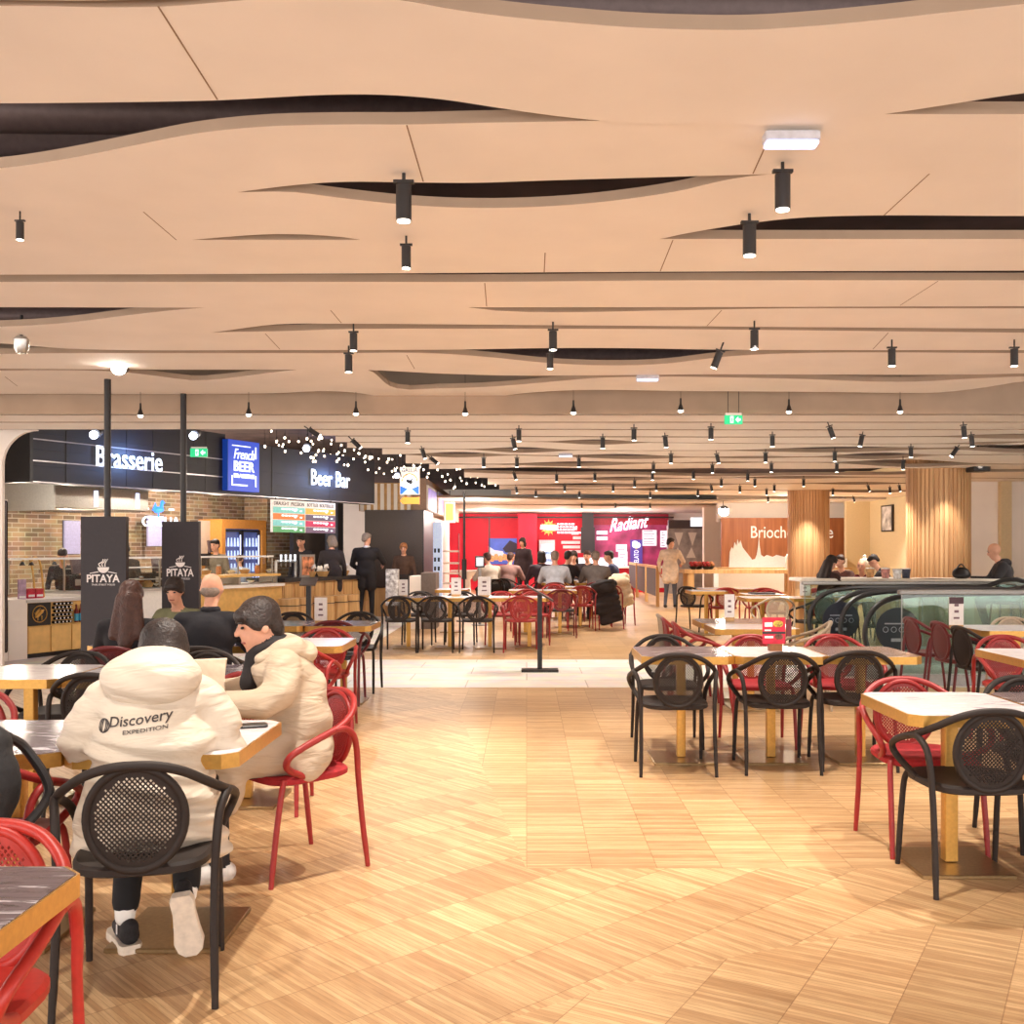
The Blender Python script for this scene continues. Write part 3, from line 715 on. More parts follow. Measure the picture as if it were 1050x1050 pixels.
for px, py, tx in ((532, 441, 0), (526, 450, .2), (650, 440, 0), (618, 449, 0), (682, 448, .1), (688, 466, 0), (593.6, 470, 0), (530, 470, 0), (496, 470, 0), (670, 476, 0), (669, 485, 0), (610, 486, 0), (570.7, 487, 0), (527, 485, .3), (650.7, 493, 0), (579, 498, 0), (529, 500, .2), (549.5, 504, 0), (628.6, 498, 0), (594, 505, 0), (666.7, 505, 0), (673, 497, 0), (596.5, 517, 0), (631, 517, 0), (666.6, 517, 0),
                   (729, 439, 0), (850.5, 438, .35), (792, 447, 0), (735, 466, .2), (785, 465, 0), (856, 464, 0), (730.5, 477, 0), (791, 476, 0), (858, 476, 0), (711, 484, 0), (766.7, 486, 0), (739.6, 492, 0), (774, 492, 0), (824, 492, 0), (758.7, 499, 0), (729, 498, .2), (794, 498, 0), (786, 502, 0), (715.6, 503, 0), (787.6, 510, 0),
                   (884, 447, -.2), (988, 437, .1), (996, 447, .1), (981, 460, -.6), (934, 459, 0), (926, 473, 0), (912.5, 500, 0), (922, 498, .2), (890, 498, .3), (854, 502, 0), (875, 510, .3), (433, 461, .3), (442, 470, .9), (418, 443, 0), (362, 452, .8), (318, 441, 1.0)):
    downlight(px, py, 2.655, 'small black cylinder spotlight on track under the low slatted ceiling', G, tilt=(0, -tx), sc=.95)
# little pendant lamps on wires in front of the step
pp = None
for px, py in ((144, 426), (255, 425), (365, 424), (477, 424), (588, 423), (698, 421), (809, 422), (923, 422)):
    Y = 9.2; z = atZ(py, Y)
    if pp is None:
        pp = thing('pendant_lamp', 'small black pendant lamp on a thin wire before the beige ceiling step', 'pendant lamp', (atX(px, Y), Y, z), 0, 'pendant lamps before the ceiling step')
        MB().cyl((0, 0, .10), (0, 0, 3.55 - z), .002, n=6).obj('wire', M_black, pp)
        MB().lathe([(.008, .11), (.010, .06), (.022, .025), (.028, .0), (.0, .0)][::-1], n=16).obj('shade', M_black, pp)
        MB().ell((0, 0, -.004), (.024, .024, .014), n=12).obj('bulb', M_lens, pp)
    else: dup(pp, (atX(px, Y), Y, z))
# emergency light bars
t = thing('emergency_light', 'white light bar glowing bluish under the ceiling at the top right', 'emergency light', (atX(808, 3.40), 3.36, 2.80))
MB().rbox(-.09, .09, -.03, .03, 0, .032, .008).obj('housing', mat('grey_housing', (190, 190, 198), .5), t); MB().rbox(-.085, .085, -.028, .028, -.012, -.0005, .005).obj('diffuser', M_coolled, t)
for px, py, l in ((664, 389, 'small glowing light bar under the ceiling above the exit sign, centre right'), (580, 467.5, 'small flat light bar under the low ceiling above the red stall')):
    z = 2.835 if py < 420 else 2.668; Y = (z - CZ) * F / (CY - py); r = dup(t, (atX(px, Y), Y, z), 0, l)
# exit signs
def exit_sign(x, y, z, w, label, arrow):
    t = thing('exit_sign', label, 'exit sign', (x, y, z))
    h = w * .5
    MB().box(-w / 2, w / 2, -.012, .012, 0, h).obj('sign_panel', mat('exit_green', (18, 150, 96), .4, emit=.9, noise=0), t, smooth=False)
    mb = MB(); s = 1 if arrow > 0 else -1   # pictogram: running figure, doorway and arrow
    mb.box(s * .10 * w - .09 * w, s * .10 * w + .09 * w, -.015, -.0125, .12 * h, .88 * h)
    mb.obj('doorway', M_signwhite, t, smooth=False)
    mb = MB(); c = -s * .24 * w
    mb.prism([(c + s * .14 * w, -.0125, h * .5), (c - s * .02 * w, -.0125, h * .85), (c - s * .02 * w, -.0125, h * .62), (c - s * .15 * w, -.0125, h * .62), (c - s * .15 * w, -.0125, h * .38), (c - s * .02 * w, -.0125, h * .38), (c - s * .02 * w, -.0125, h * .15)], (0, -.002, 0))
    mb.obj('arrow', M_signwhite, t, smooth=False)
    mb = MB(); q = s * .10 * w; g = MATS['exit_green']
    mb.cyl((q + .02 * w, -.0155, .74 * h), (q + .02 * w, -.0175, .74 * h), .07 * h, n=12)
    for a, b in (((0, .62), (-.01, .4)), ((-.01, .4), (.05, .2)), ((-.01, .4), (-.05, .22)), ((0, .6), (.06, .48)), ((0, .6), (-.06, .5))):
        mb.cap((q + a[0] * w, -.0165, a[1] * h), (q + b[0] * w, -.0165, b[1] * h), .045 * h, .04 * h, n=6)
    mb.obj('running_figure', g, t)
    MB().cyl((-.3 * w, 0, h), (-.3 * w, 0, 3.55 - z), .003, n=6).obj('wire', M_black, t); MB().cyl((.3 * w, 0, h), (.3 * w, 0, 3.55 - z), .003, n=6).obj('wire', M_black, t)
    MB().box(-.45 * w, .45 * w, -.015, .015, h, h + .02).obj('top_rail', M_white, t, smooth=False)
exit_sign(atX(752, 9.2), 9.2, atZ(435, 9.2), .16, 'green exit sign hanging in the middle right under the ceiling step', -1)
exit_sign(atX(204, 12.2), 12.2, atZ(468.5, 12.2), .2, 'green exit sign with a left arrow hanging in front of the dark food counter fascia', -1)
# bright lamps that face us
for px, py, Y, l, e in ((122, 377, 7.9, 'glaring lamp on top of the left black banner pole', 1), (742, 524, 27, 'glaring lamp high in front of the brown wall lettering', 1), (698, 421, 9.1, '', 0)):
    if not e: continue
    t = thing('glaring_spotlight', l, 'spotlight', (atX(px, Y), Y, atZ(py, Y)))
    k = Y / 7.9 * .6 + .4
    MB().cyl((0, .0, 0), (0, .10, .02), .06 * k, .045 * k, n=20).obj('housing', M_black, t); MB().cyl((0, -.012, 0), (0, -.001, 0), .055 * k, n=20).obj('lens', M_star, t)
    MB().cyl((0, .06, .02), (0, .06, max(.05, 2.9 - atZ(py, Y)) if Y < 9 else .27), .008, n=8).obj('stem', M_black, t)
# round ceiling sensors
for px, py, l in ((22, 366, 'dark ceiling speaker hanging in the slit at the left edge'),):
    Y = (2.8 - CZ) * F / (CY - 353)
    t = thing('ceiling_speaker', l, 'speaker', (atX(px, Y), Y, 2.74)); MB().lathe([(.0, 0), (.03, .0), (.045, .03), (.05, .09), (.03, .11), (.0, .11)], n=20).obj('housing', M_steel, t); MB().cyl((0, 0, .1), (0, 0, .25), .01, n=8).obj('stem', M_black, t)
# ------------------------------------------------------------------ food counters on the left: a frame that runs obliquely away from us
SU = (.4457, .8952); SN = (-.8952, .4457); S0 = (-6.59, 13.65); SANG = math.atan2(SU[1], SU[0])
def sw(u, v): return (S0[0] + SU[0] * u + SN[0] * v, S0[1] + SU[1] * u + SN[1] * v)
def su(px, v=0.):
    k = (px - CX) / F
    return (k * (S0[1] + SN[1] * v) - S0[0] - SN[0] * v) / (SU[0] - k * SU[1])
def sz(px, py, v=0.): return atZ(py, sw(su(px, v), v)[1])
def S(name, label, cat, px, v=0., z=0., group=None):
    """a thing of the food counters standing at the column px, v metres behind the counter line; local x runs along the counter"""
    x, y = sw(su(px, v), v); return thing(name, label, cat, (x, y, z), SANG, group)
def du(a, b, v=0.): return su(b, v) - su(a, v)
M_steelbright = mat('white_steel', (205, 206, 204), .35, .6, noise=.03)
M_bluelight = mat('blue_sign_light', (44, 74, 190), .4, emit=.3, noise=0)
M_bluedeep = mat('deep_blue_side', (22, 60, 140), .4, emit=.2, noise=0)
M_trim = mat('pale_metal_strip', (176, 172, 176), .3, .7, noise=.03)
# fascia
def fascia(p0, p1, z0, z1, label, rows, joints):
    t = S('sign_fascia', label, 'fascia', p0, 0, z0); L = du(p0, p1)
    MB().box(0, L, 0, .25, 0, z1 - z0).obj('panel', M_darktile, t, smooth=False)
    for r in rows: MB().box(0, L, -.012, -.0005, r - z0 - .008, r - z0 + .008).obj('metal_strip', M_trim, t, smooth=False)
    for j in joints: MB().box(du(p0, j) - .006, du(p0, j) + .006, -.006, -.0005, 0, z1 - z0).obj('joint', M_black, t, smooth=False)
    return t
fascia(33, 231, 2.35, 3.35, 'dark panelled fascia carrying the lit word Brasserie', (2.358, 2.64, 2.93), (68, 130, 157, 211))
fascia(231, 384, 2.35, 3.25, 'dark panelled fascia carrying the lit words Beer Bar', (2.36,), (279, 338))
t = S('fascia_end_panel', 'black end panel in the rounded corner left of the lit word Brasserie', 'fascia', 33, 0, 2.35)
MB().box(-.05, -.001, -.02, 1.6, 0, 1.).obj('panel', M_black, t, smooth=False)
tag(t, t['label'], 'fascia')
M_letters = mat('lit_white_letters', (232, 240, 255), .4, emit=.8, noise=0)
def lit_word(name, body, p0, p1, ytop, ybot, label, v=-.015, depth=.014, m=None, glow=None):
    pm = (p0 + p1) / 2; um = (su(p0, v) + su(p1, v)) / 2; x, y = sw(um, v); zt = atZ(ytop, y); zb = atZ(ybot, y)
    me = text_mesh(body, su(p1, v) - su(p0, v), zt - zb, depth, bold=.003); me.materials.append(m or M_letters)
    o = link(name, me); o.location = (x, y, (zt + zb) / 2); o.rotation_euler = (0, 0, SANG); tag(o, label, 'sign')
    if glow:
        l = point(x + SN[0] * -.22, y + SN[1] * -.22, (zt + zb) / 2, glow, (.25, .45, 1.), .15)  # unseen blue lamp added in front of the letters for their halo
    return o
lit_word('lit_sign', 'Brasserie', 98.5, 166, 460.5, 481, 'lit white word Brasserie on the dark fascia', glow=14)
lit_word('lit_sign', 'Beer Bar', 319, 358.5, 483, 499, 'lit white words Beer Bar on the dark fascia', glow=14)
# blade sign
t = S('blade_sign', 'blue lit box sign reading French Beer Brasserie', 'sign', 234, -.12, 2.42); L = du(234, 265.5); H = .84
MB().box(0, L, 0, .115, 0, H).obj('sign_box', [M_bluelight], t, smooth=False); MB().box(-.012, -.001, 0, .115, 0, H).obj('side_panel', M_bluedeep, t, smooth=False)
for a, b, c, d in ((.12, .7, .88, .9), (.86, .89, .66, .9), (.10, .13, .10, .3), (.13, .6, .10, .13), (.86, .89, .1, .32)): MB().box(a * L, b * L, -.012, -.001, c * H, d * H).obj('frame_line', M_signwhite, t, smooth=False)
for b_, a, c, d, kw in (('French', .16, .76, .68, dict(shear=.3)), ('BEER', .16, .46, .40 + .24, dict(bold=.02)), ('BRASSERIE', .16, .3, .40, dict(bold=.02))):
    hgt = {'French': .2, 'BEER': .2, 'BRASSERIE': .085}[b_]; zc = {'French': .73, 'BEER': .49, 'BRASSERIE': .30}[b_]
    text_obj('lettering', b_, .66 * L, hgt * H, M_signwhite, t, (L * .5, -.001, zc * H), depth=.012, **kw)
# back wall, hood and kitchen
o = MB().box(0, 12, 0, .15, 0, 3.5).obj('wall_back', M_brick, smooth=False); struct(o); p = sw(-3.2, 2.7); o.location = (p[0], p[1], 0); o.rotation_euler = (0, 0, SANG)
v0 = .9
t = S('cooker_hood', 'stainless steel cooker hood under the word Brasserie', 'cooker hood', 52, v0, 0); L = du(52, 152, v0); zb = sz(100, 521.5, v0); D = 1.5
MB().box(0, L, 0, D, zb, 2.7).obj('hood_body', M_steel, t, smooth=False)
mb = MB()
for k in range(46): mb.box(L * k / 46, L * (k + .5) / 46, .03, D, zb - .02, zb - .001)
mb.obj('grease_filter', mat('filter_steel', (150, 142, 132), .3, .8), t, smooth=False)
MB().box(-.03, -.001, -.1, D + .2, zb - .05, 2.7).obj('side_panel', M_steelbright, t, smooth=False)
for a in (.42, .86): MB().box(L * a, L * a + .07, -.006, -.0005, zb + .03, zb + .27).obj('lamp_strip', M_coolled, t, smooth=False)
lit_word('neon_sign', 'GALLIA', 145.5, 184, 530, 540, 'lit white word GALLIA on the brick wall between the banner stands', v=2.3, m=M_letters, glow=.4)
t = S('neon_emblem', 'small blue lit rooster emblem between two dashes above the word GALLIA', 'sign', 163, 2.3, sz(163, 528, 2.3)); k = .09
mb = MB(); mb.cap((-.05, 0, .09), (.05, 0, .10), .06, .05); mb.cap((.05, 0, .12), (.08, 0, .24), .03, .03); mb.cap((.09, 0, .24), (.14, 0, .22), .015, .006); mb.cap((-.01, 0, .03), (-.01, 0, -.04), .012, .012)
for a in range(4): mb.cap((-.06, 0, .10), (-.15 + .02 * a, 0, .09 + .04 * a), .02, .012, n=6)
mb.obj('rooster', mat('blue_neon', (40, 110, 235), .4, emit=.9, noise=0), t)
for s_ in (-1, 1): MB().box(s_ * .3 - .06, s_ * .3 + .06, -.01, .01, .09, .12).obj('dash', M_letters, t, smooth=False)
for px, l in ((73.5, 'left'), (159, 'right')):
    t = S('menu_screen', 'pale glowing back-wall menu screen beside the %s banner stand' % l, 'screen', px - 7, 2.35, sz(px, 568 if l == 'left' else 560, 2.35))
    MB().box(0, du(px - 7, px + 9, 2.35), 0, .04, 0, .55).obj('screen', mat('pale_screen', (168, 164, 200), .3, emit=.1), t, smooth=False)
    MB().box(-.01, du(px - 7, px + 9, 2.35) + .01, .041, .05, -.01, .56).obj('casing', M_black, t, smooth=False)
# fridge
t = S('drinks_fridge', 'glass-door drinks fridge in an orange wood surround below the blue sign', 'fridge', 227.5, 2.0, 0); L = du(227.5, 273, 2.0); zt = sz(250, 533, 2.0)
M_orange = mat('orange_wood', (206, 138, 62), .5, noise=.06)
MB().box(0, L, 0, .6, zt - .18, zt).box(-.0, .10, 0, .6, 0, zt - .18).box(L - .12, L, 0, .6, 0, zt - .18).obj('surround', M_orange, t, smooth=False)
MB().box(.10, L - .12, .1, .6, 0, zt - .18).obj('cabinet', mat('fridge_inside', (70, 80, 130), .3, emit=.25, noise=.1), t, smooth=False)
for a, b in ((.12, L * .47), (L * .49, L - .14)):
    d = MB().box(a, a + .03, .04, .09, .1, zt - .2).box(b - .03, b, .04, .09, .1, zt - .2).box(a, b, .04, .09, zt - .24, zt - .2).obj('door', M_black, t, smooth=False)
    mb = MB()
    for z in (.75, 1.0, 1.25, 1.5):
        for q in range(5): mb.cyl((a + .06 + (b - a - .12) * q / 4, .085, z), (a + .06 + (b - a - .12) * q / 4, .085, z + .17), .022, .012, n=8)
    mb.obj('bottles', mat('lit_bottles', (170, 190, 235), .3, emit=.5, noise=.1), d); d.children[0]['kind'] = 'stuff'
    MB().box(b - .055, b - .035, .03, .04, .5, zt - .3).obj('light_strip', M_coolled, d, smooth=False)
t = S('back_counter_panel', 'bright steel back panel left of the drinks fridge', 'panel', 205, 2.3, 1.2)
MB().box(0, du(205, 227, 2.3), 0, .05, 0, sz(215, 534, 2.3) - 1.2).obj('panel', M_steelbright, t, smooth=False)
t = S('brick_pier', 'brick pier left of the coloured menu board', 'pillar', 274, 2.02, 0); MB().box(0, du(274, 301, 2.02), 0, .6, 0, 2.9).obj('pier', M_brick, t, smooth=False)
# counters
M_yellowwood = mat('yellow_light_wood', (226, 180, 104), .5, noise=.05, scale=12)
M_ctop = mat('counter_top', (206, 200, 196), .3, noise=.03)
t = S('counter_pier', 'cream counter end with dark panel at the left edge', 'counter', 9, 0.0, 0); zt = 2.14
L = du(9, 28); MB().box(0, L, 0, .9, 0, .79).obj('end_block', M_cream, t, smooth=False)
t = S('tall_panel', 'tall dark wood panel on a cream pier cut by the left edge', 'panel', 9, -.05, 0)
MB().box(-1.2, 0, .02, .2, 0, 2.10).obj('pier', M_cream, t, smooth=False); MB().rbox(-1.1, -.03, -.03, .0195, .12, 2.08, .04).obj('dark_face', mat('dark_walnut', (58, 38, 36), .4), t)
t = S('counter', 'light wood counter with emblem, wine rack and doors at the far left', 'counter', 28, 0, 0); L = du(28, 84)
MB().box(0, L, .02, .8, .06, .74).obj('body', M_yellowwood, t, smooth=False); MB().box(-.02, L, -.03, .85, .741, .78).obj('counter_top', M_ctop, t, smooth=False); MB().box(0, L, .05, .8, 0, .059).obj('plinth', M_black, t, smooth=False)
e1 = du(28, 52); MB().box(.02, e1, 0, .019, .43, .735).obj('dark_panel', M_black, t, smooth=False)
mb = MB(); 
cx, cz = e1 * .52, .585
mb.tube([(cx + .11 * math.cos(a), -.004, cz + .11 * math.sin(a)) for a in [2 * PI * k / 28 for k in range(28)]], .007, 6, closed=True)
mb.cap((cx - .05, -.004, cz - .03), (cx + .02, -.004, cz + .03), .025, .03, n=8); mb.cap((cx + .02, -.004, cz + .03), (cx + .06, -.004, cz + .05), .016, .01, n=8)
for a in range(5): mb.cap((cx - .06, -.004, cz - .02), (cx - .075 + .02 * a, -.004, cz + .02 + .015 * a), .008, .005, n=6)
for a in (-.03, .03): mb.cap((cx + a, -.004, cz - .03), (cx + a, -.004, cz - .08), .008, .006, n=6)
mb.obj('round_emblem', M_gold, t)
d1 = du(28, 52); d2 = du(28, 73)
for a, b in ((.02, d1 - .01), (d1 + .01, d2), (d2 + .02, L)): MB().box(a, b, 0, .019, .07, .41).obj('door', mat('door_wood', (232, 188, 116), .5, noise=.05, scale=8), t, smooth=False)
for c_ in range(5):
    for r_ in range(6):
        x = d1 + .05 + c_ * .062 + (r_ % 2) * .02; z = .46 + r_ * .05
        o = MB().cyl((0, -.03, 0), (0, .019, 0), .021, n=12).cyl((0, -.032, 0), (0, -.0305, 0), .012, n=8, mi=1).obj('wine_bottle', [M_black, M_paper]); px = sw(su(28) + x, 0)
        o.location = (px[0], px[1], z); o.rotation_euler = (0, 0, SANG); tag(o, 'dark wine bottle lying in the rack of the far left counter', 'bottle', 'wine bottles in the counter rack')
for c_, w_ in enumerate(('left', 'middle', 'right')):
    x = d2 + .06 + c_ * .075; p = sw(su(28) + x, 0)
    o = thing('wine_bottle', 'upright red-capped bottle with blue label on the counter front, %s of three' % w_, 'bottle', (p[0], p[1], .44), SANG, 'blue label bottles')
    MB().lathe([(.026, 0), (.028, .16), (.012, .2), (.011, .25), (.0, .25)], (0, -.03, 0), 12).obj('glass_body', mat('wine_red_glass', (110, 26, 24), .3), o); MB().lathe([(.0285, .02), (.0285, .12)], (0, -.03, 0), 12).obj('label', mat('blue_label', (70, 170, 205), .5), o)
# long display counter
t = S('display_counter', 'white refrigerated display counter between the two banner stands', 'counter', 84.5, 0, 0); L = du(84.5, 205)
MB().box(0, L, .02, .9, .05, .82).obj('body', M_white, t, smooth=False); MB().box(0, L, -.02, .95, .821, .86).obj('counter_top', M_steelbright, t, smooth=False)
for z in (.98, 1.16): MB().box(.3, L - .2, .25, .7, z, z + .015).obj('shelf', M_steelbright, t, smooth=False)
t = S('wood_counter', 'counter with yellow wood front and white top below the glass', 'counter', 205.5, 0, 0); L = du(205.5, 290)
MB().box(0, L, .02, .9, .05, .80).obj('body', M_yellowwood, t, smooth=False); MB().box(0, L, -.05, .95, .801, .85).obj('counter_top', M_white, t, smooth=False)
MB().box(0, L, .05, .6, .98, 1.02).obj('upper_shelf', M_yellowwood, t, smooth=False)
for a in (.02, L / 2, L - .05): MB().box(a, a + .03, .1, .5, .851, .979).obj('shelf_bracket', M_steel, t, smooth=False)
t = S('bar_counter', 'dark bar counter with slatted wood front behind the standing man', 'counter', 291, 0, 0); L = du(291, 379)
MB().box(0, L, .02, .8, .0, .86).obj('body', M_slat, t, smooth=False); MB().box(-.02, L, -.05, .85, .861, .93).obj('counter_top', M_black, t, smooth=False)
for a in range(9): MB().box(L * a / 9 + .02, L * (a + .86) / 9, 0, .019, .42, .84).obj('front_slat', M_oak, t, smooth=False)
# glass guard
t = S('sneeze_guard', 'long glass sneeze guard with white top rail above the food counters', 'glass guard', 9.5, .12, 0); L = du(9.5, 280, .12)
MB().box(0, L, 0, .008, .86, 1.31).obj('pane', M_glass, t, smooth=False); MB().box(0, L, -.015, .03, 1.311, 1.34).obj('top_rail', M_white, t, smooth=False)
for a in range(7): MB().box(L * a / 6 - .01, L * a / 6 + .01, .009, .03, .86, 1.31).obj('post', M_steel, t, smooth=False)
# food and things on the counters
FOODC = [(205, 150, 84), (224, 190, 130), (178, 60, 52), (232, 220, 200), (120, 140, 60), (196, 120, 60)]
rf = random.Random(3)
for i in range(26):
    px = 112 + i * 6.6; v = .3 + .3 * rf.random(); u = su(px, v); p = sw(u, v)
    if px < 131 or 168 < px < 203: continue
    z = .865 if px < 205 else (1.022 if i % 2 else .852)
    c = FOODC[i % 6]; r_ = .07 + .04 * rf.random()
    if i % 3 == 0:
        o = thing('bread_basket', '', 'basket', (p[0], p[1], z), SANG); MB().lathe([(.06, 0), (.09, .07), (.095, .07), (.06, .0)], n=16).obj('basket', M_wood, o)
        MB().ell((-.03, 0, .07), (.05, .035, .035), n=10).ell((.035, .01, .075), (.045, .035, .03), n=10).obj('bread', mat('bread_%d' % i, c, .8, noise=.1), o)
        o['label'] = 'small bread basket on the food counters behind the glass'; o['group'] = 'bread baskets on the counters'
    elif i % 3 == 1:
        o = thing('food_bowl', '', 'bowl', (p[0], p[1], z), SANG); MB().lathe([(.03, 0), (.08, .05), (.085, .05), (.035, .008), (.0, .008)], n=16).obj('bowl', M_white, o)
        MB().ell((0, 0, .04), (.066, .066, .03), n=12).obj('food', mat('food_%d' % i, c, .8, noise=.2, scale=50, bump=.5), o)
        o['label'] = 'white bowl of food on the food counters behind the glass'; o['group'] = 'food bowls on the counters'
    else:
        o = thing('jar', '', 'jar', (p[0], p[1], z), SANG); MB().lathe([(.04, 0), (.045, .02), (.045, .12), (.03, .14), (.0, .14)], n=14).obj('jar_body', mat('jar_%d' % i, c, .4, noise=.1), o); MB().lathe([(.033, .1402), (.033, .165), (.0, .165)], n=14).obj('lid', M_steel, o)
        o['label'] = 'coloured jar with lid on the food counters behind the glass'; o['group'] = 'jars on the counters'
for px, l, c in ((23, 'pink printed card standing on the far left counter', (186, 150, 176)), (32.5, 'left red box on the far left counter', (190, 20, 50)), (41, 'right red box on the far left counter', (190, 24, 56))):
    o = S('card' if 'card' in l else 'box', l, 'card' if 'card' in l else 'box', px - 4, .15 if 'card' in l else .35, .781); w_ = du(px - 4, px + 4)
    MB().box(0, w_, 0, .02 if 'card' in l else .15, 0, .27 if 'card' in l else .13).obj('body', mat('c_%d' % int(px), c, .6, noise=.15, scale=14), o, smooth=False); MB().box(w_ * .1, w_ * .9, -.002, -.0004, .02, .05).obj('print', M_paper, o, smooth=False)
for k, px in enumerate((36, 45, 68)):
    o = S('heat_lamp', 'slim curved brass heat lamp on the far left counter, %s of three' % ('left', 'middle', 'right')[k], 'lamp', px, .5, .781)
    MB().tube(spline([(0, 0, 0), (-.03, 0, .3), (-.07, 0, .5), (-.14, 0, .56), (-.2, 0, .5)], 5), .014, 8).obj('arm', M_gold, o); MB().lathe([(.04, -.05), (.015, .0), (.0, .0)], (-.2, 0, .5), 12).obj('shade', M_black, o)
for px, v, l in ((80, .4, 'black till with screen beside the left banner stand'), (162, .4, 'black till with screen beside the right banner stand'), (218, 1.5, 'black coffee machine with a blue display right of the right banner stand')):
    o = S('till', l, 'till', px, v, .86 if v < 1 else 1.15); MB().rbox(-.14, .14, 0, .25, 0, .22, .02).obj('base', M_black, o); MB().box(-.12, .12, -.02, .01, .24, .46, R=Matrix.Rotation(-.2, 3, 'X')).obj('screen', mat('till_screen', (110, 92, 92), .3), o, smooth=False); MB().box(-.02, .02, .06, .1, .22, .3).obj('neck', M_black, o, smooth=False)
    MB().box(-.05, .05, -.006, -.0005, .07, .16).obj('display', mat('blue_display', (150, 180, 240), .3, emit=.8) if v > 1 else M_steel, o, smooth=False)
o = S('beer_tap', 'beer tap tower with four lit handles on the bar counter', 'beer tap', 283, .3, .931); 
MB().cyl((0, 0, 0), (0, 0, .3), .03).cyl((0, 0, .3), (.55, 0, .3), .03).cyl((.55, 0, 0), (.55, 0, .3), .03).obj('tower', M_steel, o)
for a in range(4):
    h = MB().cyl((.08 + a * .13, -.05, .3), (.08 + a * .13, -.05, .42), .015, .022, n=10).obj('tap_handle', M_signwhite, o); MB().cyl((.08 + a * .13, -.05, .2), (.08 + a * .13, -.05, .299), .008, n=8).obj('spout', M_steel, h)
o = S('framed_menu', 'small framed orange and black poster on the bar counter', 'poster', 309, .1, .931); MB().box(-.02, du(309, 323, .1), 0, .02, 0, .42).obj('frame', M_greysteel, o, smooth=False); MB().box(.02, du(309, 323, .1) - .04, -.004, -.0004, .04, .38).obj('print', mat('orange_print', (210, 120, 84), .6, noise=.5, scale=9), o, smooth=False)
for px, l in ((318, 'left'), (331, 'middle'), (352, 'right')):
    o = S('paper_basket', 'basket of crumpled white napkins on the bar counter, %s of three' % l, 'basket', px, .15, .931); MB().lathe([(.08, 0), (.12, .1), (.125, .1), (.08, .0)], n=16).obj('basket', M_wood, o)
    mb = MB()
    for q in range(7): mb.ell((.07 * math.cos(q * 2.4), .07 * math.sin(q * 2.4), .11 + .04 * (q % 3)), (.06, .03, .05), R=Euler((q, q * 2, q)).to_matrix(), n=8)
    mb.obj('napkins', M_white, o)
for k, px in enumerate((296, 309, 332, 346, 358)):
    o = S('bar_stool', 'low wooden barrel stool in front of the bar counter', 'stool', px, -.45, 0, 'barrel stools at the bar'); 
    MB().lathe([(.17, 0), (.2, .3), (.18, .6), (.0, .6)], n=18).obj('barrel', M_oak, o)
    for z in (.12, .48): MB().tube([(.196 * math.cos(a), .196 * math.sin(a), z) for a in [2 * PI * q / 20 for q in range(20)]], .008, 6, closed=True).obj('hoop', M_black, o)
# coloured menu board
t = S('menu_board', 'menu board with rows of coloured bands under the Beer Bar fascia', 'menu board', 279.5, -.06, 0); L = du(279.5, 343.5); zt = sz(300, 513.5); zb = sz(300, 546)
MB().box(0, L, 0, .05, zb, zt).obj('board', mat('menu_white', (228, 220, 214), .5, emit=.12), t, smooth=False)
MB().box(.1, .12, .01, .03, zt, 2.36).box(L - .12, L - .1, .01, .03, zt, 2.36).obj('bracket', M_black, t, smooth=False)
H = zt - zb
rows = [((120, 196, 190), (236, 172, 72)), ((240, 124, 62), (96, 84, 106)), ((128, 204, 204), (190, 48, 92)), ((92, 164, 112), (112, 92, 116))]
for i, (a, b) in enumerate(rows):
    for j, c in enumerate((a, b)):
        z1 = zt - H * (.22 + .2 * i); z0 = z1 - H * .185; x0, x1 = (.01, L * .49) if j == 0 else (L * .505, L - .01)
        bnd = MB().box(x0, x1, -.006, -.0005, z0, z1).obj('coloured_band', mat('band_%d%d' % (i, j), c, .5, emit=.12), t, smooth=False)
        mb = MB()
        for q in range(5): mb.box(x0 + .22 + q * .09, x0 + .29 + q * .09, -.009, -.0065, z0 + H * .1, z0 + H * .15)
        mb.box(x1 - .3, x1 - .24, -.009, -.0065, z0 + H * .06, z0 + H * .1).box(x1 - .14, x1 - .08, -.009, -.0065, z0 + H * .06, z0 + H * .1)
        mb.obj('print', M_signwhite, bnd, smooth=False)
text_obj('lettering', 'DRAUGHT  PRESSION', L * .46, H * .11, M_black, t, (L * .25, -.001, zt - H * .11), depth=.004)
text_obj('lettering', 'BOTTLES  BOUTEILLES', L * .44, H * .11, M_black, t, (L * .75, -.001, zt - H * .11), depth=.004)
# dark bar opening behind, its bluish lit side painted as a blue-grey block
t = S('bar_back_wall', 'dark back wall of the beer bar below its fascia', 'wall panel', 301, 1.4, 0); L = du(301, 352, 1.4); MB().box(0, L, 0, .1, 0, 2.6).obj('panel', M_black, t, smooth=False); MB().box(L * .62, L * .86, -.03, -.001, .9, 2.5).obj('bluish_lit_side', mat('blue_grey', (92, 98, 116), .5), t, smooth=False)
# big dark cabinet, ribbed panel, side stall
t = thing('kiosk', 'big dark brown cabinet block behind the standing man in black', 'kiosk', (-2.86, 22, 0))
MB().box(-.62, .62, 0, 2.2, .62, 2.29).obj('upper_block', mat('dark_brown_panel', (58, 44, 38), .45), t, smooth=False)
MB().box(-.62, .62, .04, 2.2, 0, .61).obj('lit_base', M_oak, t, smooth=False); MB().box(.621, .65, 0, 2.2, 0, 2.29).obj('side_panel', M_black, t, smooth=False); MB().box(-.1, .6, -.02, .03, .585, .61).obj('light_strip', M_bulb, t, smooth=False)
t = thing('ribbed_panel', 'cream ribbed panel above the dark cabinet block', 'wall panel', (-2.95, 22.6, 2.29)); mb = MB()
MB().box(-.75, .74, 0, .3, 0, .62).obj('panel', M_wood, t, smooth=False)
for k in range(10): mb.box(-.72 + k * .148, -.64 + k * .148, -.03, -.001, 0, .6)
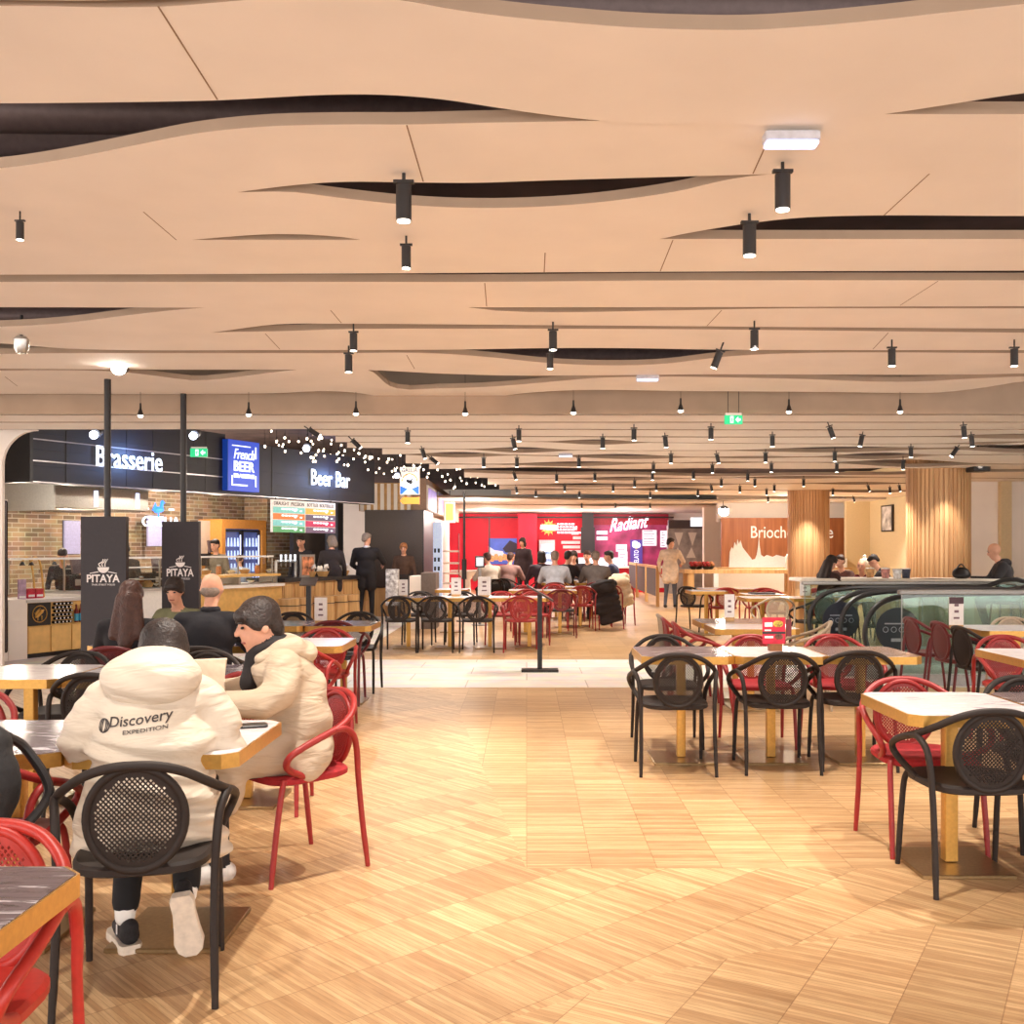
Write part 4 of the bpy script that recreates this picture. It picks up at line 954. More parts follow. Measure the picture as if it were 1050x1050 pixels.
mb.obj('ribs', M_cream, t, smooth=False)
t = thing('hanging_sign', 'lit vertical GALLIA sign with bird emblem and orange arrow', 'sign', (atX(420, 20.6), 20.6, atZ(517.5, 20.6))); W = 20 * 20.6 / F; H = 38.5 * 20.6 / F
MB().box(-W / 2, W / 2, 0, .1, H * .27, H).obj('sign_box', mat('sign_cream', (240, 226, 206), .5, emit=.15, noise=0), t, smooth=False)
text_obj('lettering', 'GALLIA', W * .8, H * .11, mat('sign_navy', (40, 60, 110), .5, noise=0), t, (0, -.001, H * .92), depth=.008)
mb = MB(); mb.prism([(-W * .48, -.001, H * .28), (W * .48, -.001, H * .28), (W * .48, -.001, H * .50), (0, -.001, H * .40), (-W * .48, -.001, H * .50)], (0, -.004, 0)); mb.obj('blue_rays', mat('sign_blue', (30, 100, 190), .5, emit=.3), t, smooth=False)
MB().prism([(-W * .40, -.0055, H * .28), (W * .4, -.0055, H * .28), (W * .1, -.0055, H * .43), (-W * .1, -.0055, H * .43)], (0, -.003, 0)).obj('light_ray', mat('sign_sky', (150, 215, 240), .5, emit=.4, noise=0), t, smooth=False)
MB().cyl((0, -.001, H * .62), (0, -.007, H * .62), W * .36, n=28).obj('sun_disc', M_signwhite, t); MB().tube([(W * .38 * math.cos(a), -.006, H * .62 + W * .38 * math.sin(a)) for a in [PI * k / 16 for k in range(17)]], .012, 6).obj('orange_arc', mat('sign_orange', (240, 150, 50), .5, emit=.2, noise=0), t)
mb = MB(); mb.cap((-W * .1, -.012, H * .63), (W * .06, -.012, H * .60), .03, .04); mb.cap((W * .06, -.012, H * .61), (W * .12, -.012, H * .68), .016, .014); mb.cap((-W * .1, -.012, H * .63), (-W * .2, -.012, H * .69), .015, .006)
mb.obj('bird', M_black, t)
MB().prism([(-W * .5, 0, H * .10), (-W * .36, 0, H * .20), (W * .42, 0, H * .20), (W * .5, 0, H * .22), (W * .5, 0, 0), (W * .42, 0, H * .02), (-W * .36, 0, H * .02)], (0, .06, 0)).obj('orange_arrow', MATS['sign_orange'], t, smooth=False)
for s_ in (-1, 1): MB().cyl((s_ * W * .4, .05, H), (s_ * W * .4, .05, H + .55), .006, n=6).obj('wire', M_black, t)
t = thing('side_stall', 'side stall with framed screens running away behind the GALLIA sign', 'stall', (-2.2, 21.2, 0))
MB().box(-.3, 0, 1.2, 12, 2.30, 3.0).obj('fascia', mat('stall_brown', (150, 118, 92), .6), t, smooth=False); MB().box(-1.6, -.3, 3.2, 12, 0, 2.9).obj('side_wall', M_white, t, smooth=False)
for a, b in ((.2, 2.4), (2.9, 4.4), (5., 6.4)):
    fr = MB().box(.0005, .03, a + 1.1, b + 1.1, 2.32, 2.86).obj('screen_frame', M_white, t, smooth=False); MB().box(.031, .036, a + 1.2, b + 1., 2.38, 2.80).obj('screen', mat('purple_screen', (120, 100, 160), .4, emit=.6, noise=.2, scale=4), fr, smooth=False)
t = thing('lit_pillar', 'slim white and blue lit pillar with small dark windows beside the dark cabinet', 'display', (atX(448, 25), 25, 0)); MB().box(-.12, .12, 0, .3, 0, 2.1).obj('pillar', mat('cold_white', (195, 212, 240), .4, emit=.25), t, smooth=False)
for z in (.92, 1.14, 1.36): MB().box(-.07, -.02, -.006, -.0005, z, z + .1).box(.02, .07, -.006, -.0005, z, z + .1).obj('window', M_black, t, smooth=False)
t = thing('waste_station', 'grey and cream waste station block left of the centre row', 'bin', (atX(430, 18.6), 18.6, 0)); MB().box(-.18, .03, 0, .7, 0, .96).obj('cream_side', M_cream, t, smooth=False); MB().box(.031, .30, -.02, .7, 0, 1.02).obj('grey_front', mat('taupe', (112, 98, 90), .5), t, smooth=False)
t = thing('yellow_light_box', 'small hanging yellow light box left of the red wall', 'sign', (atX(461, 27), 27, atZ(536, 27))); MB().box(-.14, .14, 0, .12, 0, .55).obj('case', M_white, t, smooth=False); MB().box(-.1, .1, -.006, -.0005, .06, .5).obj('face', mat('yellow_face', (232, 196, 90), .4, emit=.3), t, smooth=False); MB().cyl((0, .06, .55), (0, .06, .85), .01, n=6).obj('rod', M_black, t)
# open dark ceiling over the counters with many little bulbs
rb = random.Random(11); k = 0; bp = None
while k < 120:
    px = 268 + 260 * rb.random(); py = 437 + 85 * rb.random()
    lo = 440 + (px - 300) * .18 if px > 300 else 438; hi = 463 + (px - 270) * .20
    if py < lo + 3 or py > hi: continue
    Y = 14.5 + 9 * rb.random() + max(0, (px - 400) * .05); X = atX(px, Y); z = atZ(py, Y)
    if z < 2.62 or z > 3.45 or X > left_limit(Y) - .05: continue
    k += 1
    if bp is None:
        bp = thing('pendant_bulb', 'tiny warm bulb hanging from the dark ceiling above the food counters', 'bulb', (X, Y, z), 0, 'tiny bulbs over the food counters'); MB().ell((0, 0, 0), (.017, .017, .021), n=8).obj('bulb', M_bulb, bp); MB().cyl((0, 0, .02), (0, 0, .07), .008, n=6).obj('socket', M_black, bp); wi = MB().cyl((0, 0, 0), (0, 0, 1), .0016, n=4).obj('wire', M_black, bp); wi.location = (0, 0, .0701); wi.scale = (1, 1, 3.47 - z)
    else:
        r = dup(bp, (X, Y, z))
        for c_ in r.children:
            if c_.name.startswith('wire'): c_.scale = (1, 1, 3.47 - z)
for px, py, Y, e in ((395, 461, 0, 0),): pass
for px, py, Y, l in ((314, 460, 15, 'cold glaring spot lamp above the Beer Bar fascia'), (198, 447, 13.2, 'cold glaring spot lamp above the green exit sign'), (96, 446, 12.5, 'warm spot lamp above the word Brasserie'), (407, 488, 19.5, 'cold glaring spot lamp left of the GALLIA sign')):
    t = thing('spot_lamp', l, 'spotlight', (atX(px, Y), Y, atZ(py, Y))); MB().ell((0, 0, 0), (.05, .05, .05), n=12).obj('lens', mat('cold_glare', (220, 230, 255), .3, emit=8, noise=0), t); MB().cyl((0, .04, .02), (0, .14, .06), .06, n=14).obj('housing', M_black, t); MB().cyl((0, .1, .08), (0, .1, 3.55 - atZ(py, Y)), .008, n=6).obj('stem', M_black, t)
for u, v, z, e in ((1.6, -2.4, 2.6, 30), (5.0, -2.2, 2.6, 30), (1.5, 1.2, 1.95, 26), (3.6, 1.5, 2.2, 34), (5.0, 1.5, 2.2, 28), (7.6, -2.2, 2.6, 26), (0.2, .6, 2.1, 20)):
    p = sw(u, v); point(p[0], p[1], z, e, (1, .86, .70), .08)
point(-1.9, 19.4, 2.6, 22, (1, .85, .7), .08); point(-1.3, 26, 2.4, 40, (1, .88, .8), .1)
# banner stands
def banner(px, Y, zt, zpole, label):
    w_ = 46 * Y / F * (1 if px < 150 else .82); t = thing('banner_stand', label, 'banner stand', (atX(px, Y), Y, 0)); h = w_ / 2
    MB().box(-h, h, -.03, .03, .18, zt).obj('banner_panel', mat('black_banner', (44, 36, 40), .55, noise=.04), t, smooth=False)
    MB().rbox(-h, h, -.2, .2, 0, .02, .01).obj('foot_plate', M_black, t); MB().cyl((0, .055, .02), (0, .055, zpole), .027, n=14).obj('pole', M_black, t)
    MB().box(-h * .6, h * .6, .0305, .05, zt - .03, zt - .005).obj('clamp', M_steel, t, smooth=False)
    k = 1. * w_ / .36; zc = lambda py: atZ(py, Y)
    o = 6 if px > 150 else 0
    text_obj('lettering', 'PITAYA', w_ * .73, zc(589) - zc(597), M_paper, t, (0, -.0305, zc(593 - o)), depth=.003, bold=.02)
    text_obj('tagline', 'THAI STREET FOOD', w_ * .52, zc(598.4) - zc(600.2), M_paper, t, (0, -.0305, zc(599.4 - o)), depth=.002)
    mb = MB(); z0 = zc(587.5 - o); b = w_
    mb.prism([(-.30 * b, -.0305, z0), (-.12 * b, -.0305, z0 + .035 * b), (-.1 * b, -.0305, z0 + .02 * b), (-.3 * b, -.0305, z0 - .015 * b)], (0, -.002, 0)); mb.prism([(.30 * b, -.0305, z0), (.12 * b, -.0305, z0 + .035 * b), (.1 * b, -.0305, z0 + .02 * b), (.3 * b, -.0305, z0 - .015 * b)], (0, -.002, 0))
    mb.prism([(.13 * b * math.cos(a), -.0305, z0 + .13 * b + .13 * b * math.sin(a)) for a in [PI + PI * q / 12 for q in range(13)]], (0, -.002, 0))
    for q in range(3): mb.tube(spline([(-.06 * b + q * .05 * b, -.032, z0 + .14 * b), (-.1 * b + q * .07 * b, -.032, z0 + .2 * b), (-.02 * b + q * .04 * b, -.032, z0 + .25 * b), (0 + q * .05 * b, -.032, z0 + .31 * b)], 4), .012 * b, 6)
    mb.obj('bowl_emblem', M_paper, t)
banner(107.5, 8.45, 1.73, 2.95, 'black PITAYA banner stand on a tall pole, left of two')
banner(186, 9.25, 1.71, 2.95, 'black PITAYA banner stand on a tall pole, right of two behind the man in green')
# ------------------------------------------------------------------ far end: red stall, gelato stall, brioche wall, columns
M_redwall = mat('red_wall', (206, 10, 44), .6, noise=.05, scale=3)
M_redpanel = mat('crimson_paint', (196, 12, 46), .5, noise=.05, scale=4)
BY = 36.0
X = lambda px: atX(px, BY); Z = lambda py: atZ(py, BY)
struct(MB().box(-14, 14, BY + .3, BY + .5, 0, 3.55).obj('wall_back', M_cream, smooth=False))
struct(MB().box(X(440), X(606), BY, BY + .2, 0, 2.68).obj('wall_back', M_redwall, smooth=False))
t = thing('red_pillar', 'tall crimson pillar between the poster and the drinks fridge of the red stall', 'pillar', (X(541), BY - 1.2, 0)); MB().box(-.32, .32, 0, 1.2, 0, 2.64).obj('shaft', M_redpanel, t, smooth=False); MB().box(-.33, .33, -.02, 1.2, 0, .1).obj('skirting', M_black, t, smooth=False)
t = thing('top_rail', 'dark rail along the top of the red stall', 'rail', (0, BY - .2, 2.52)); MB().box(X(460), X(690), 0, .08, 0, .05).obj('bar', M_black, t, smooth=False)
for px in (477, 502, 550): MB().box(X(px) - .02, X(px) + .02, -.02, -.001, -2.5, .05).obj('upright', M_black, t, smooth=False)
t = thing('wall_poster', 'blue poster with a white villa and hills on the red wall', 'poster', (X(515.5), BY - .04, Z(578.5))); W, H = 29 * BY / F, 26.5 * BY / F
MB().box(-W / 2, W / 2, 0, .035, 0, H).obj('sheet', mat('poster_blue', (72, 104, 206), .5, emit=.1, noise=.1, scale=3), t, smooth=False)
mb = MB(); mb.prism([(-W * .5, -.001, H * .3), (-W * .5, -.001, H * .7), (-W * .3, -.001, H * .55), (-.0, -.001, H * .5), (W * .1, -.001, H * .3)], (0, -.004, 0)); mb.obj('white_hills', mat('poster_white', (215, 222, 240), .5, emit=.1), t, smooth=False)
mb = MB(); mb.prism([(W * .0, -.006, H * .6), (W * .25, -.006, H * .92), (W * .5, -.006, H * .8), (W * .5, -.006, H * .45), (W * .1, -.006, H * .45)], (0, -.003, 0)); mb.obj('dark_villa', mat('poster_dark', (40, 36, 60), .5), t, smooth=False)
mb = MB()
for a in range(6): mb.ell((-W * .38 + a * W * .15, -.004, H * .22 + .05 * (a % 2)), (W * .09, .004, H * .14), n=8)
mb.obj('orange_flowers', mat('poster_orange', (226, 150, 96), .5, emit=.2, noise=.3), t)
t = thing('sun_sign', 'yellow sunburst pizza sign on the red stall header', 'sign', (X(562.5), BY - .06, Z(541))); mb = MB(); mb.cyl((0, 0, 0), (0, .05, 0), .2, n=24)
for a in range(12): mb.prism([(.2 * math.cos(a * PI / 6 - .15), 0, .2 * math.sin(a * PI / 6 - .15)), (.2 * math.cos(a * PI / 6 + .15), 0, .2 * math.sin(a * PI / 6 + .15)), (.3 * math.cos(a * PI / 6), 0, .3 * math.sin(a * PI / 6))], (0, .03, 0))
mb.obj('sunburst', mat('sun_yellow', (236, 190, 90), .5, emit=.2, noise=.3, scale=12), t)
MB().prism([(-.3, -.004, -.06), (.3, -.004, -.1), (.32, -.004, .08), (-.28, -.004, .1)], (0, .003, 0)).obj('ribbon', M_signwhite, t, smooth=False)
t = thing('header_lettering', 'rows of small white lettering beside the sunburst sign of the red stall', 'sign', (X(580), BY - .05, Z(547))); mb = MB(); r5 = random.Random(5)
for r_ in range(4):
    x = -.3
    while x < .42 - (r_ % 2) * .2: w_ = .05 + .08 * r5.random(); mb.box(x, x + w_, 0, .02, .10 * r_, .10 * r_ + .055); x += w_ + .03
mb.obj('lettering', M_signwhite, t, smooth=False)
t = thing('drinks_fridge', 'white lit drinks fridge in the red stall', 'fridge', (X(560.5), BY - .7, 0)); MB().box(-.27, .27, 0, .6, 0, 1.75).obj('cabinet', mat('pink_white', (236, 190, 196), .5), t, smooth=False)
d = MB().box(-.2, .2, -.012, -.001, .5, 1.6).obj('door', mat('lit_glass', (214, 226, 250), .3, emit=.4), t, smooth=False)
for z in (.75, 1.0, 1.25): MB().box(-.19, .19, -.02, -.0125, z, z + .1).obj('bottle_row', mat('bottle_row', (120, 150, 190), .4, emit=.3, noise=.4, scale=25), d, smooth=False)
MB().box(.15, .17, -.035, -.0125, .9, 1.3).obj('handle', M_steel, d, smooth=False)
t = thing('wall_lettering', 'white block of stacked lettering on the red wall right of the fridge', 'sign', (X(586), BY - .04, Z(567))); mb = MB()
for r_, (a, b) in enumerate(((-.1, .32), (-.3, .3), (-.36, .3), (.05, .33), (.0, .25), (.05, .2))): mb.box(a, b, 0, .02, .16 * r_, .16 * r_ + .10)
mb.obj('lettering', mat('pink_letters', (240, 205, 205), .5, emit=.15), t, smooth=False)
t = thing('black_panel', 'tall black panel hanging between the red stall and the lit script word', 'panel', (X(602), BY - .5, Z(567))); MB().box(-.24, .24, 0, .1, 0, 26 * BY / F).obj('panel', M_black, t, smooth=False); MB().box(-.2, .2, .02, .06, 26 * BY / F, 1.5).obj('hanger', M_black, t, smooth=False)
t = thing('gelato_stall', 'purple and red gelato stall back wall under the white script word', 'stall', (X(646), BY - .1, 0)); 
M_purp = mat('magenta_wall', (176, 62, 112), .5, emit=0, noise=.25, scale=2.2)
MB().box(-1.32, 1.34, 0, .2, 0, 2.66).obj('back_wall', M_purp, t, smooth=False); MB().box(-1.32, 1.34, -.012, -.001, 2.28, 2.66).obj('header', mat('crimson_header', (160, 26, 46), .5, noise=.1), t, smooth=False)
for a, b, z0, z1 in ((-.5, -.12, 1.35, 1.6), (-.42, -.1, .82, 1.35), (.42, .92, 1.55, 2.1), (1.05, 1.3, 1.5, 2.08)):
    s_ = MB().box(a, b, -.03, -.0125, z0, z1).obj('menu_screen', mat('menu_lit', (236, 234, 244), .4, emit=.3, noise=.06, scale=8), t, smooth=False); mb = MB()
    for q in range(int((z1 - z0) / .09)): mb.box(a + .04, b - .08 - .05 * (q % 2), -.034, -.0305, z0 + .05 + q * .09, z0 + .075 + q * .09)
    mb.obj('print', mat('menu_print', (150, 130, 150), .5), s_, smooth=False)
for a, z in ((-1.0, 1.95), (-1.0, 1.75)): MB().box(a - .18, a + .2, -.012, -.001, z, z + .12).obj('white_lettering', M_signwhite, t, smooth=False)
o = text_obj('script_sign', 'Radiant', 41 * BY / F, 13.5 * BY / F, M_letters, None, (X(644.5), BY - .115, Z(536.5)), rot=(0, -.13, 0), depth=.04, shear=.55, bold=.008); tag(o, 'lit white slanted script word Radiant on the gelato stall', 'sign')
t = thing('gelato_banner', 'purple vertical banner reading GELATO with an ice-cream cone picture', 'sign', (X(652), BY - .165, Z(581.5))); H = 28 * BY / F; MB().box(-.21, .21, 0, .05, 0, H).obj('panel', mat('violet', (92, 70, 168), .5, emit=.12), t, smooth=False)
me = text_mesh('GELATO', H * .56, .16, .01); me.materials.append(M_signwhite); o = link('lettering', me, t); o.location = (0, -.001, H * .34); o.rotation_euler = (0, -PI / 2, 0)
MB().ell((0, -.02, H * .80), (.15, .02, .11), n=14).ell((-.05, -.02, H * .88), (.1, .02, .08), n=12).obj('ice_cream', M_signwhite, t); MB().prism([(-.1, -.012, H * .74), (.1, -.012, H * .74), (0, -.012, H * .64)], (0, .008, 0)).obj('cone', M_wood, t, smooth=False)
t = thing('gelato_counter', 'red counter with glass-topped gelato display in front of the far stall', 'counter', (X(640), BY - 2.0, 0)); MB().box(-1.9, 1.6, 0, .8, 0, .8).obj('front', M_redpanel, t, smooth=False); MB().box(-1.95, 1.65, -.05, .85, .801, .86).obj('counter_top', M_white, t, smooth=False); MB().box(-1.8, -.2, .1, .7, .861, 1.15).obj('glass_case', mat('case_lit', (190, 200, 216), .2, emit=.5, noise=.2, scale=8), t, smooth=False)
for a in (-1.2, -.2, .9): MB().rbox(a - .25, a + .25, -.02, -.001, .15, .6, .02).obj('white_panel', M_white, t)
for k, px in enumerate((628, 637, 655)): 
    tt = thing('red_stool', 'small red stool before the gelato counter', 'stool', (X(px), BY - 2.8, 0), 0, 'red stools before the gelato counter'); MB().rbox(-.17, .17, -.17, .17, .44, .48, .02).obj('seat', M_red, tt)
    for a in (-1, 1):
        for b in (-1, 1): MB().cyl((a * .15, b * .15, 0), (a * .13, b * .13, .44), .012, n=6).obj('leg', M_red, tt)
# white display tables at the left of the red wall
for px, Y, l in ((458, 30, 'white stepped display shelf at the left end of the red wall'), (479, 31, 'white flared display table in front of the red wall')):
    t = thing('display_shelf' if px < 470 else 'display_table', l, 'display', (atX(px, Y), Y, 0))
    if px < 470:
        for z in (.4, .7, 1.0, 1.35): MB().box(-.3, .35, 0, .5, z, z + .05).obj('shelf', M_white, t, smooth=False)
        for a in (-.3, .33): MB().box(a, a + .02, .05, .45, 0, 1.9).obj('upright', M_red, t, smooth=False)
    else:
        MB().lathe([(.35, 0), (.12, .12), (.1, .5), (.3, .74), (.34, .76), (.0, .76)], n=20).obj('flared_stand', M_white, t); MB().box(-.5, .5, -.3, .3, .761, .8).obj('table_top', M_white, t, smooth=False)
# dark stall with white triangles
t = thing('far_stall', 'grey far stall with white triangle wall under a dark header', 'stall', (atX(703.5, 33), 33, 0)); k = 33 / F
MB().box(-19 * k, 19 * k, 0, .2, 0, 2.2).obj('back_wall', mat('grey_tile', (170, 166, 166), .5, noise=.15, scale=4), t, smooth=False); MB().box(-19 * k, 19 * k, -.3, -.001, atZ(542, 33), atZ(533.5, 33)).obj('header', mat('dark_header', (66, 56, 58), .5), t, smooth=False)
MB().box(3 * k, 15 * k, -.33, -.301, atZ(540, 33), atZ(531, 33)).obj('lit_logo', M_signwhite, t, smooth=False)
mb = MB()
for a in (-8, 6):
    mb.prism([((a - 4) * k, -.01, atZ(546, 33)), ((a + 5) * k, -.01, atZ(546, 33)), ((a + .5) * k, -.01, atZ(560, 33))], (0, .009, 0)); mb.prism([((a - 6) * k, -.01, atZ(572, 33)), ((a + 4) * k, -.01, atZ(572, 33)), ((a - .5) * k, -.01, atZ(561, 33))], (0, .009, 0))
mb.obj('white_triangles', M_white, t, smooth=False)
struct(MB().box(atX(722, 31), atX(748, 31), 31, 31.3, 0, 2.75).obj('wall_back', M_cream, smooth=False))
# brioche wall
QY = 28.2; q = QY / F
t = thing('brown_sign_wall', 'warm brown wood wall with white lettering and a white city skyline', 'wall panel', (atX(804, QY), QY, 0)); MB().box(-64 * q, 64.5 * q, 0, .15, 0, atZ(531, QY)).obj('wood_wall', M_walnut, t, smooth=False)
text_obj('lettering', 'Brioche Dorée', 84 * q, 12.2 * q, mat('white_letters', (246, 240, 230), .5, emit=.15, noise=0), t, (8 * q, -.001, atZ(545.6, QY)), depth=.02)
sk = [(-57, 584), (-56, 566), (-54, 561), (-52.5, 563), (-51, 556), (-49, 560), (-48, 553), (-46.5, 558), (-45, 554), (-43, 561), (-40, 565), (-36, 570), (-33, 574), (-30, 573), (-28.5, 569), (-27, 560), (-26.2, 551), (-25.4, 560), (-24, 569), (-21, 571), (-18, 569), (-12, 571), (-8, 569), (0, 571), (4, 568), (8, 571), (8, 584)]
MB().prism([(a * q, -.05, atZ(b, QY)) for a, b in sk], (0, .03, 0)).obj('city_skyline', M_white, t, smooth=False)
struct(MB().box(atX(736, QY + .2), atX(866, QY + .2), QY + .2, QY + .4, 2.2, 3.5).obj('wall_back', M_cream, smooth=False))
t = thing('brioche_counter', 'white counter below the brown wall with lettering', 'counter', (atX(800, 26.6), 26.6, 0)); MB().box(-1.6, 1.8, 0, .7, 0, .92).obj('front', M_white, t, smooth=False); MB().box(-1.65, 1.85, -.05, .75, .921, .96).obj('counter_top', M_wood, t, smooth=False); MB().box(.6, 1.8, .2, .7, .961, 1.2).obj('glass_case', M_white, t, smooth=False)
point(atX(800, 26), 25.6, 2.4, 70, (1, .85, .68), .1); point(atX(640, 33), 33.2, 2.35, 45, (1, .8, .8), .1); point(atX(500, 33), 33.4, 2.35, 60, (1, .85, .8), .1); point(atX(575, 33), 33.6, 2.35, 50, (1, .85, .8), .1)
# columns with oak slats
def column(px, Y, r, zt, label):
    t = thing('round_column', label, 'column', (atX(px, Y), Y, 0)); MB().cyl((0, 0, 0), (0, 0, zt), r - .012, n=48).obj('core', M_slat, t)
    mb = MB(); n = 44
    for k in range(n):
        a = 2 * PI * k / n; mb.box(r - .02, r + .006, -.024 * r / .5, .024 * r / .5, .95 if Y < 18 else 0, zt, R=Matrix.Rotation(a, 3, 'Z'), c=(0, 0, 0))
    mb.obj('slat_cladding', M_slat, t, smooth=False)
    if Y < 18: MB().lathe([(r + .05, 0), (r + .05, .95), (.0, .95)], n=40).obj('white_base', M_white, t)
column(962, 16.2, .475, 2.90, 'large round oak-slatted column at the right')
column(829, 22.0, .43, 2.80, 'smaller round oak-slatted column in front of the brown lettered wall')
spot(atX(945, 15.1), 15.3, 2.66, 40, angle=60, tilt=(.25, 0)); spot(atX(985, 15.1), 15.3, 2.66, 40, angle=60, tilt=(.25, .0)); spot(atX(829, 21), 21, 2.6, 90, angle=70, tilt=(.25, 0))
# right walls
M_olive = mat('sand_wall', (214, 192, 152), .7, noise=.02)
struct(MB().box(atX(868, 27), 9.25, 27, 27.2, 0, 3.5).obj('wall_back', M_olive, smooth=False)); struct(MB().box(9.05, 9.25, 19.2, 27, 0, 3.5).obj('wall_right', M_olive, smooth=False))
struct(MB().box(atX(990, 19), 14, 19, 19.2, 0, 3.5).obj('wall_right', M_cream, smooth=False))
struct(MB().box(atX(1026, 18.9), atX(1037, 18.9), 18.88, 19, 0, 3.).obj('trim_1', M_olive, smooth=False))
t = thing('picture_frame', 'narrow framed print on the sand coloured wall left of the big column', 'picture', (9.04, 25.6, atZ(545, 25.6)), R(-90)); W, H = .8, 27 * 25.6 / F
MB().box(-W / 2, W / 2, -.04, .0, 0, H).obj('frame', M_black, t, smooth=False); MB().box(-W * .4, W * .4, -.045, -.0405, H * .05, H * .95).obj('print', mat('print_grey', (196, 190, 186), .4, noise=.35, scale=5), t, smooth=False)
t = thing('projector', 'black projector hanging under the ceiling right of the big column', 'projector', (atX(1003, 15.6), 15.6, atZ(484, 15.6))); MB().rbox(-.13, .13, -.15, .15, 0, .16, .02).obj('body', M_black, t); MB().cyl((-.05, -.19, .08), (-.05, -.151, .08), .04, n=14).obj('lens', M_steel, t); MB().cyl((0, 0, .16), (0, 0, .8), .015, n=8).obj('stem', M_black, t)
# long oak table with bench-like legs, chalkboard partition
t = thing('long_oak_table', 'long high oak table with thick legs in the far centre right', 'table', (atX(762, 24.6), 24.6, 0)); MB().box(-1.4, 1.45, 0, .9, .86, .95).obj('tabletop', M_oak, t, smooth=False)
for a in (-1.32, 1.2):
    for b in (.03, .7): MB().box(a, a + .15, b, b + .15, 0, .859).obj('leg', M_oak, t, smooth=False)
MB().box(-1.17, 1.2, .42, .48, .3, .4).obj('stretcher', M_oak, t, smooth=False)
for k, (px, Y) in enumerate(((653, 30.6), (662.5, 28.2), (674, 25.8))):
    t = thing('chalkboard_partition', 'oak framed chalkboard partition panel, %s of three beside the man in beige' % ('farthest', 'middle', 'nearest')[k], 'partition', (3.3, Y, 0)); MB().box(-.04, .04, -.04, .04, 0, 1.02).obj('post', M_oak, t, smooth=False); MB().box(-.02, .02, .041, 2.2, .25, .95).obj('board', mat('chalkboard', (74, 76, 82), .6), t, smooth=False); MB().box(-.03, .03, .041, 2.2, .951, 1.02).obj('top_rail', M_oak, t, smooth=False)
RC = [(170, 40, 40), (206, 90, 70), (180, 50, 50), (214, 140, 90)]
for k, px in enumerate((711, 717, 724, 729)):
    o = thing('fruit_bowl', 'red filled bowl on the long oak table beside the man in beige', 'bowl', (atX(px, 24.9), 24.9 + .1 * (k % 2), .951), 0, 'red filled bowls on the oak table'); MB().lathe([(.04, 0), (.09, .06), (.095, .06), (.04, .006), (0, .006)], n=14).obj('bowl', M_black, o); mb = MB()
    for a in range(6): mb.ell((.045 * math.cos(a), .045 * math.sin(a), .085 + .03 * (a % 2)), (.04, .04, .04), n=8)
    mb.obj('fruit', mat('fruit_%d' % k, RC[k], .5, noise=.15), o); o.scale = (1.3,) * 3
# escalators and glass guard of the stairwell
M_rubber = mat('black_handrail', (30, 27, 28), .4, noise=.03); M_silver = mat('escalator_steel', (178, 176, 172), .3, .8, noise=.05)
def escalator(Ya, Yb, x0, label):
    t = thing('escalator', label, 'escalator', (x0, Ya, 0))
    for Y in (0, Yb - Ya):
        prof = [(.5, .10), (.14, .18), (.0, .42), (.03, .68), (.2, .86), (.5, .935), (1.0, .95), (2.2, .95), (3.4, .82), (8, -1.8)]
        pp_ = spline([(x, Y, z) for x, z in prof], 6); b = MB().tube(pp_, .032, 8).obj('handrail', M_rubber, t)
        pl = [(x + .02, Y, z - .03) for x, _, z in [(p.x, 0, p.z) for p in pp_]] ; 
        MB().prism([(p[0], Y - .006, p[2]) for p in pl] + [(8, Y - .006, -2.4), (2.6, Y - .006, -.15), (.5, Y - .006, .02)], (0, .012, 0)).obj('glass_balustrade', M_glass, t, smooth=False)
        MB().box(-.1, 2.4, Y - .09, Y + .09, 0, .16).obj('skirt', M_silver, t, smooth=False)
    MB().box(-.6, 2.6, .12, Yb - Ya - .12, .001, .02).obj('comb_plate', M_silver, t, smooth=False)
    mb = MB()
    for k in range(14): mb.box(2.6 + .4 * k, 3.0 + .4 * k, .12, Yb - Ya - .12, -.2 - .2 * k, -.02 - .2 * k)
    mb.obj('steps', M_greysteel, t, smooth=False)
    return t
e1 = escalator(11.6, 12.5, 3.84, 'nearer escalator with black handrail hoop at the right'); e2 = escalator(12.7, 13.6, 3.76, 'farther escalator with black handrail hoop at the right')
for px, py, Y, r_, l in ((920, 645.5, 11.57, 22.5, 'nearer round dark safety sticker on the escalator glass behind the red chairs'), (862, 636, 12.65, 19, 'farther round dark safety sticker on the escalator glass')):
    k = Y / F; t = thing('safety_sticker', l, 'sticker', (atX(px, Y), Y - .012, atZ(py, Y))); MB().cyl((0, 0, 0), (0, -.003, 0), r_ * k, n=40).obj('disc', mat('sticker_navy', (30, 32, 46), .4), t); mb = MB()
    for a in (-.55, -.18, .18, .55): mb.tube([(a * r_ * k + .12 * r_ * k * math.cos(b), -.005, .12 * r_ * k * math.sin(b)) for b in [2 * PI * c / 12 for c in range(12)]], .004, 5, closed=True)
    mb.box(-.6 * r_ * k, .6 * r_ * k, -.006, -.0035, .24 * r_ * k, .30 * r_ * k).box(-.3 * r_ * k, .3 * r_ * k, -.006, -.0035, -.55 * r_ * k, -.4 * r_ * k); mb.obj('pictograms', mat('sticker_grey', (150, 154, 166), .5), t, smooth=False)
def guard(Y, x0, zt, r_, label):
    t = thing('glass_guard', label, 'guard rail', (x0, Y, 0)); MB().box(0, 10 - x0 + 2, -.006, .006, .12, zt).obj('glass_pane', M_greenglass, t, smooth=False); MB().rbox(-.03, 12 - x0, -r_, r_, zt + .0005, zt + .05, .02).obj('handrail', M_greysteel, t); MB().box(0, 12 - x0, -.05, .05, 0, .119).obj('base_channel', M_greysteel, t, smooth=False)
    for a in range(5): MB().box(a * 1.6 + .0, a * 1.6 + .012, -.009, -.0065, .12, zt).obj('joint', M_greysteel, t, smooth=False)
